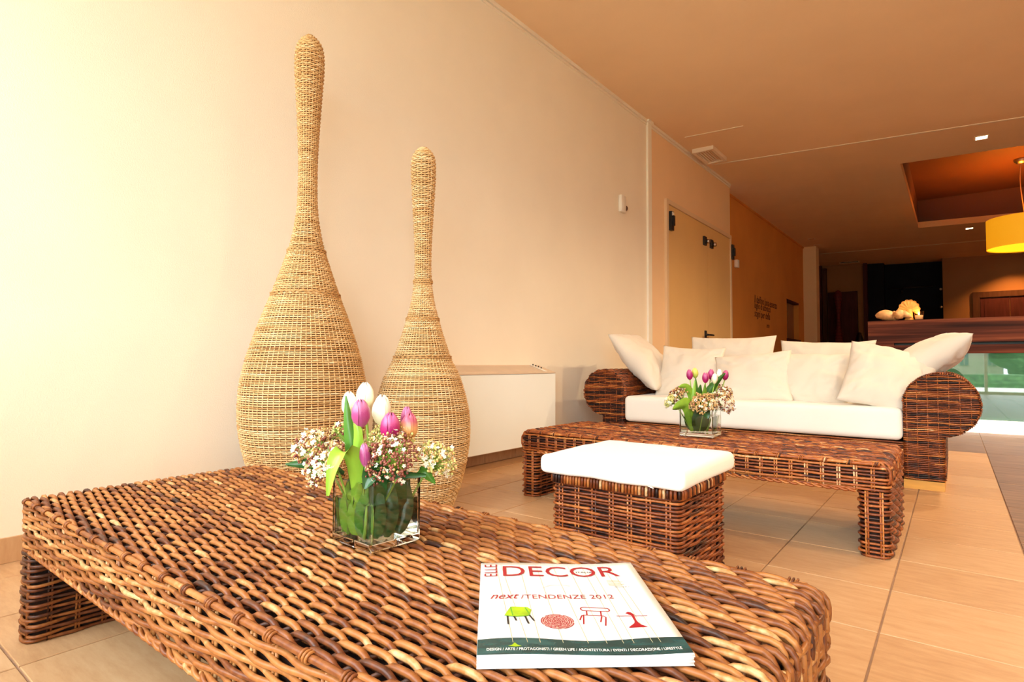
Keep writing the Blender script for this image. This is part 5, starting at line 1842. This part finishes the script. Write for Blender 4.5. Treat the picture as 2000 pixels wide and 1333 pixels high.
tul1('drooping pale pink tulip bud low in the middle of the front vase', 0.0, -0.03, (-0.812, 0.640, 0.484), 'pink', 0.0098, 0.042, (-0.22, 0.05, 1), spin=0.4,
     leaves=[([vb(-0.01, -0.03), (-0.855, 0.655, 0.44), (-0.862, 0.640, 0.53), (-0.872, 0.640, 0.605)], 0.026, (0.75, 0.6, 0.1), 'leaf'),
             ([vb(0.0, -0.035), (-0.835, 0.640, 0.47), (-0.828, 0.615, 0.520), (-0.834, 0.590, 0.505), (-0.842, 0.585, 0.440)], 0.034, (0.8, 0.55, 0.1), 'leaf_light'),
             ([vb(0.02, -0.02), (-0.80, 0.655, 0.46), (-0.782, 0.640, 0.492), (-0.750, 0.655, 0.480), (-0.715, 0.69, 0.475)], 0.034, (0.2, -0.5, 0.8), 'leaf_dark')])
GS = 'viburnum sprigs in the front vase'
RD, TN, GN = 'bud_red', 'bud_tan', 'bud_green'
sprig('viburnum sprig with cream florets farthest left in the front vase', vb(-0.03, -0.01), (-0.945, 0.622, 0.508), (-0.65, -0.35, 0.7), 0.039, 170, 70, [(TN, .6), (RD, .4)],
      [([(-0.90, 0.66, 0.46), (-0.93, 0.615, 0.482), (-0.965, 0.580, 0.480)], 0.022, (0.1, 0.4, 0.9), 'leaf_dark')], 11, group=GS)
sprig('viburnum sprig of cream florets hanging over the front left vase rim', vb(-0.02, -0.03), (-0.882, 0.606, 0.487), (-0.25, -0.65, 0.55), 0.041, 150, 95, [(TN, .55), (RD, .45)], (), 12, group=GS)
sprig('viburnum sprig of dark red buds in the middle front of the vase', vb(0.02, -0.03), (-0.776, 0.668, 0.498), (0.10, -0.7, 0.6), 0.047, 260, 40, [(RD, .85), (TN, .15)],
      [([(-0.81, 0.665, 0.455), (-0.795, 0.640, 0.475), (-0.80, 0.628, 0.45)], 0.030, (0.8, 0.6, 0), 'leaf_dark')], 13, group=GS)
sprig('viburnum sprig of yellow-green buds under the magenta tulip', vb(0.01, 0.01), (-0.822, 0.702, 0.524), (0.1, -0.3, 0.95), 0.040, 210, 26, [(GN, .8), (TN, .2)], (), 14, group=GS)
sprig('viburnum sprig farthest right in the front vase, over the rim', vb(0.03, 0.02), (-0.762, 0.762, 0.486), (0.55, 0.1, 0.6), 0.038, 170, 60, [(GN, .6), (TN, .4)],
      [([(-0.79, 0.735, 0.45), (-0.768, 0.735, 0.47), (-0.755, 0.752, 0.445)], 0.020, (0.3, 0.4, 0.8), 'leaf')], 15, group=GS)
sprig('viburnum sprig of green buds at the back left of the front vase', vb(-0.02, 0.02), (-0.935, 0.690, 0.528), (-0.4, 0.1, 0.9), 0.032, 140, 20, [(GN, .7), (RD, .3)], (), 16, group=GS)
# foliage standing in the water
fol = thing('leaf_bundle', 'bundle of broad green leaves standing in the water of the front vase', 'foliage', vb(0, 0))
rg = random.Random(5)
for k, (dx, dy, tx, ty, tz, w, mt) in enumerate([(-.045, -.03, -.02, -.042, .095, .030, 'leaf_light'), (-.03, -.04, -.005, -.044, .085, .036, 'leaf_light'), (-.005, -.042, .012, -.045, .080, .040, 'leaf_light'),
                                                 (.02, -.042, .030, -.043, .088, .040, 'leaf'), (.04, -.04, .048, -.035, .092, .034, 'leaf_dark'), (.052, -.02, .052, -.01, .095, .036, 'leaf_dark'),
                                                 (.052, .01, .050, .03, .09, .036, 'leaf_dark'), (-.05, 0, -.05, .02, .09, .036, 'leaf_dark'), (0, .03, .01, .04, .1, .04, 'leaf_dark'), (.01, -.01, .02, .0, .105, .045, 'leaf_dark'),
                                                 (-.02, -.01, -.03, .0, .105, .045, 'leaf_dark'), (.01, -.02, .03, -.05, .128, .05, 'leaf_dark'), (.03, .0, .06, .0, .13, .05, 'leaf_dark'), (.0, .0, .0, -.02, .15, .05, 'leaf_dark'), (.02, .02, .035, .03, .145, .05, 'leaf_dark'), (-.03, .0, -.05, .0, .14, .045, 'leaf_dark'), (-.01, .02, -.02, .03, .15, .05, 'leaf_dark'), (.03, -.025, .02, -.02, .11, .045, 'leaf_dark'), (-.035, -.03, -.04, -.02, .11, .04, 'leaf')]):
    me = leaf_mesh([(dx * .9, dy * .9, 0.0), ((dx + tx) / 2, (dy + ty) / 2, tz * .5), (tx, ty, tz)], w, (0.79, 0.61, 0.1 * rg.uniform(-1, 1)) if dy < -.02 else (0.6, 0.79, 0), M[mt], 0.12)
    link('leaf', me, fol)
for k, (dx, dy, tx, ty, tz) in enumerate([(-.04, -.035, -.025, -.035, .07), (-.018, -.044, -.012, -.040, .05), (.03, -.043, .035, -.04, .06), (-.05, -.01, -.045, -.02, .08)]):
    m = MB(); m.tube([(dx, dy, 0), ((dx + tx) / 2, (dy + ty) / 2, tz / 2), (tx, ty, tz)], 0.0040, 8, ref=(0.3, 1, 0.1)); m.build('stalk', M['stem'], fol)

# second vase on the rear table
V2 = (-0.945, 2.672, T2[4] + 0.0015)
cube_vase('clear glass cube vase holding tulips on the rear coffee table', *V2, 0.152, 0.150, 0.140, math.radians(4), 0.004, 0.018, 0.095)
z2 = V2[2] + 0.022
G2 = 'tulips in the rear vase'


def vc(dx, dy):
    return (V2[0] + dx, V2[1] + dy, z2)


for (label, dx, dy, top, kind, td, sp) in (
        ('magenta tulip farthest left in the rear vase', -0.02, -0.01, (-0.984, 2.648, 0.592), 'magenta', (-0.08, 0, 1), 0.0),
        ('yellow-green tulip bud standing highest in the rear vase', -0.01, 0.0, (-0.971, 2.682, 0.600), 'green', (-0.05, 0, 1), 0.0),
        ('opening magenta tulip in the middle of the rear vase', 0.01, 0.0, (-0.920, 2.672, 0.578), 'magenta', (0.02, 0, 1), 0.22),
        ('magenta tulip leaning right behind the opening one in the rear vase', 0.015, 0.02, (-0.916, 2.728, 0.594), 'magenta', (0.12, 0, 1), 0.0),
        ('lower ivory tulip on the right of the rear vase', 0.02, 0.01, (-0.894, 2.718, 0.574), 'white', (0.05, 0, 1), 0.0),
        ('upper ivory tulip on the right of the rear vase', 0.03, 0.02, (-0.886, 2.760, 0.594), 'white', (0.08, 0, 1), 0.0),
        ('red-pink tulip peeping behind the ivory ones in the rear vase', 0.03, 0.03, (-0.870, 2.795, 0.590), 'magenta', (0.15, 0, 1), 0.0)):
    lv = []
    if 'opening' in label:
        lv = [([vc(0.01, 0), (-0.93, 2.69, 0.50), (-0.90, 2.71, 0.56), (-0.852, 2.745, 0.625)], 0.044, (0.75, 0.5, -0.45), 'leaf'),
              ([vc(0.0, 0), (-0.95, 2.67, 0.50), (-0.94, 2.665, 0.57)], 0.040, (0.8, 0.6, 0), 'leaf'),
              ([vc(0.01, 0), (-0.92, 2.66, 0.50), (-0.915, 2.655, 0.575)], 0.030, (0.8, 0.6, 0.1), 'leaf_light')]
    if 'farthest left' in label:
        lv = [([vc(-0.02, 0), (-0.972, 2.655, 0.52), (-0.986, 2.61, 0.566), (-1.012, 2.575, 0.560)], 0.036, (0.6, 0.5, 0.5), 'leaf_light'),
              ([vc(-0.02, 0), (-0.965, 2.645, 0.50), (-0.962, 2.65, 0.59)], 0.026, (0.8, 0.6, 0), 'leaf_light'),
              ([vc(-0.02, -0.03), (-0.965, 2.590, 0.485), (-0.985, 2.545, 0.478), (-1.012, 2.505, 0.462)], 0.060, (0.45, 0.3, 0.85), 'leaf_light')]
    if 'highest' in label:
        lv = [([vc(-0.01, 0), (-0.963, 2.675, 0.52), (-0.965, 2.67, 0.60)], 0.028, (0.8, 0.6, 0), 'leaf')]
    tulip(label, vc(dx, dy), top, kind, 0.0150, 0.050, td, leaves=lv, spread=sp, spin=dx * 30, group=G2)
GS2 = 'viburnum sprigs in the rear vase'
sprig('viburnum sprig of brown buds farthest left in the rear vase', vc(-0.03, -0.01), (-1.030, 2.615, 0.515), (-0.6, -0.3, 0.7), 0.050, 150, 18, [(TN, .6), (RD, .4)], (), 21, group=GS2, fr=0.0065)
sprig('viburnum sprig of yellow buds low on the left of the rear vase', vc(-0.03, -0.03), (-1.052, 2.575, 0.492), (-0.7, -0.4, 0.5), 0.030, 90, 26, [(GN, 1.0)], (), 22, group=GS2, fr=0.0065)
sprig('viburnum sprig of tan buds at the middle front of the rear vase', vc(0.01, -0.03), (-0.908, 2.602, 0.486), (0.05, -0.6, 0.7), 0.056, 230, 40, [(TN, .85), (RD, .15)],
      [([(-0.93, 2.63, 0.44), (-0.90, 2.60, 0.45), (-0.885, 2.595, 0.42)], 0.05, (0.8, 0.6, 0), 'leaf_dark')], 23, group=GS2, fr=0.0065)
sprig('viburnum sprig of white florets on the right of the rear vase', vc(0.03, 0.01), (-0.866, 2.735, 0.488), (0.5, -0.3, 0.6), 0.058, 130, 90, [(RD, .5), (TN, .5)], (), 24, group=GS2, fr=0.0072)
sprig('viburnum sprig of white florets standing back right in the rear vase', vc(0.03, 0.03), (-0.872, 2.790, 0.535), (0.4, 0.1, 0.9), 0.038, 90, 34, [(RD, .7), (TN, .3)], (), 25, group=GS2, fr=0.0065)
fol = thing('leaf_bundle', 'bundle of dark leaves standing in the water of the rear vase', 'foliage', vc(0, 0))
for k in range(14):
    a = k * 2.4
    rr = 0.02 + 0.032 * ((k * 7) % 5) / 5
    dx, dy = rr * math.cos(a), rr * math.sin(a)
    me = leaf_mesh([(dx * .6, dy * .6, 0), (dx, dy, .05), (dx * 1.1, dy * 1.1, .115)], 0.05, (0.79, 0.61, 0), M['leaf_dark' if k % 3 else 'leaf'], 0.12)
    link('leaf', me, fol)
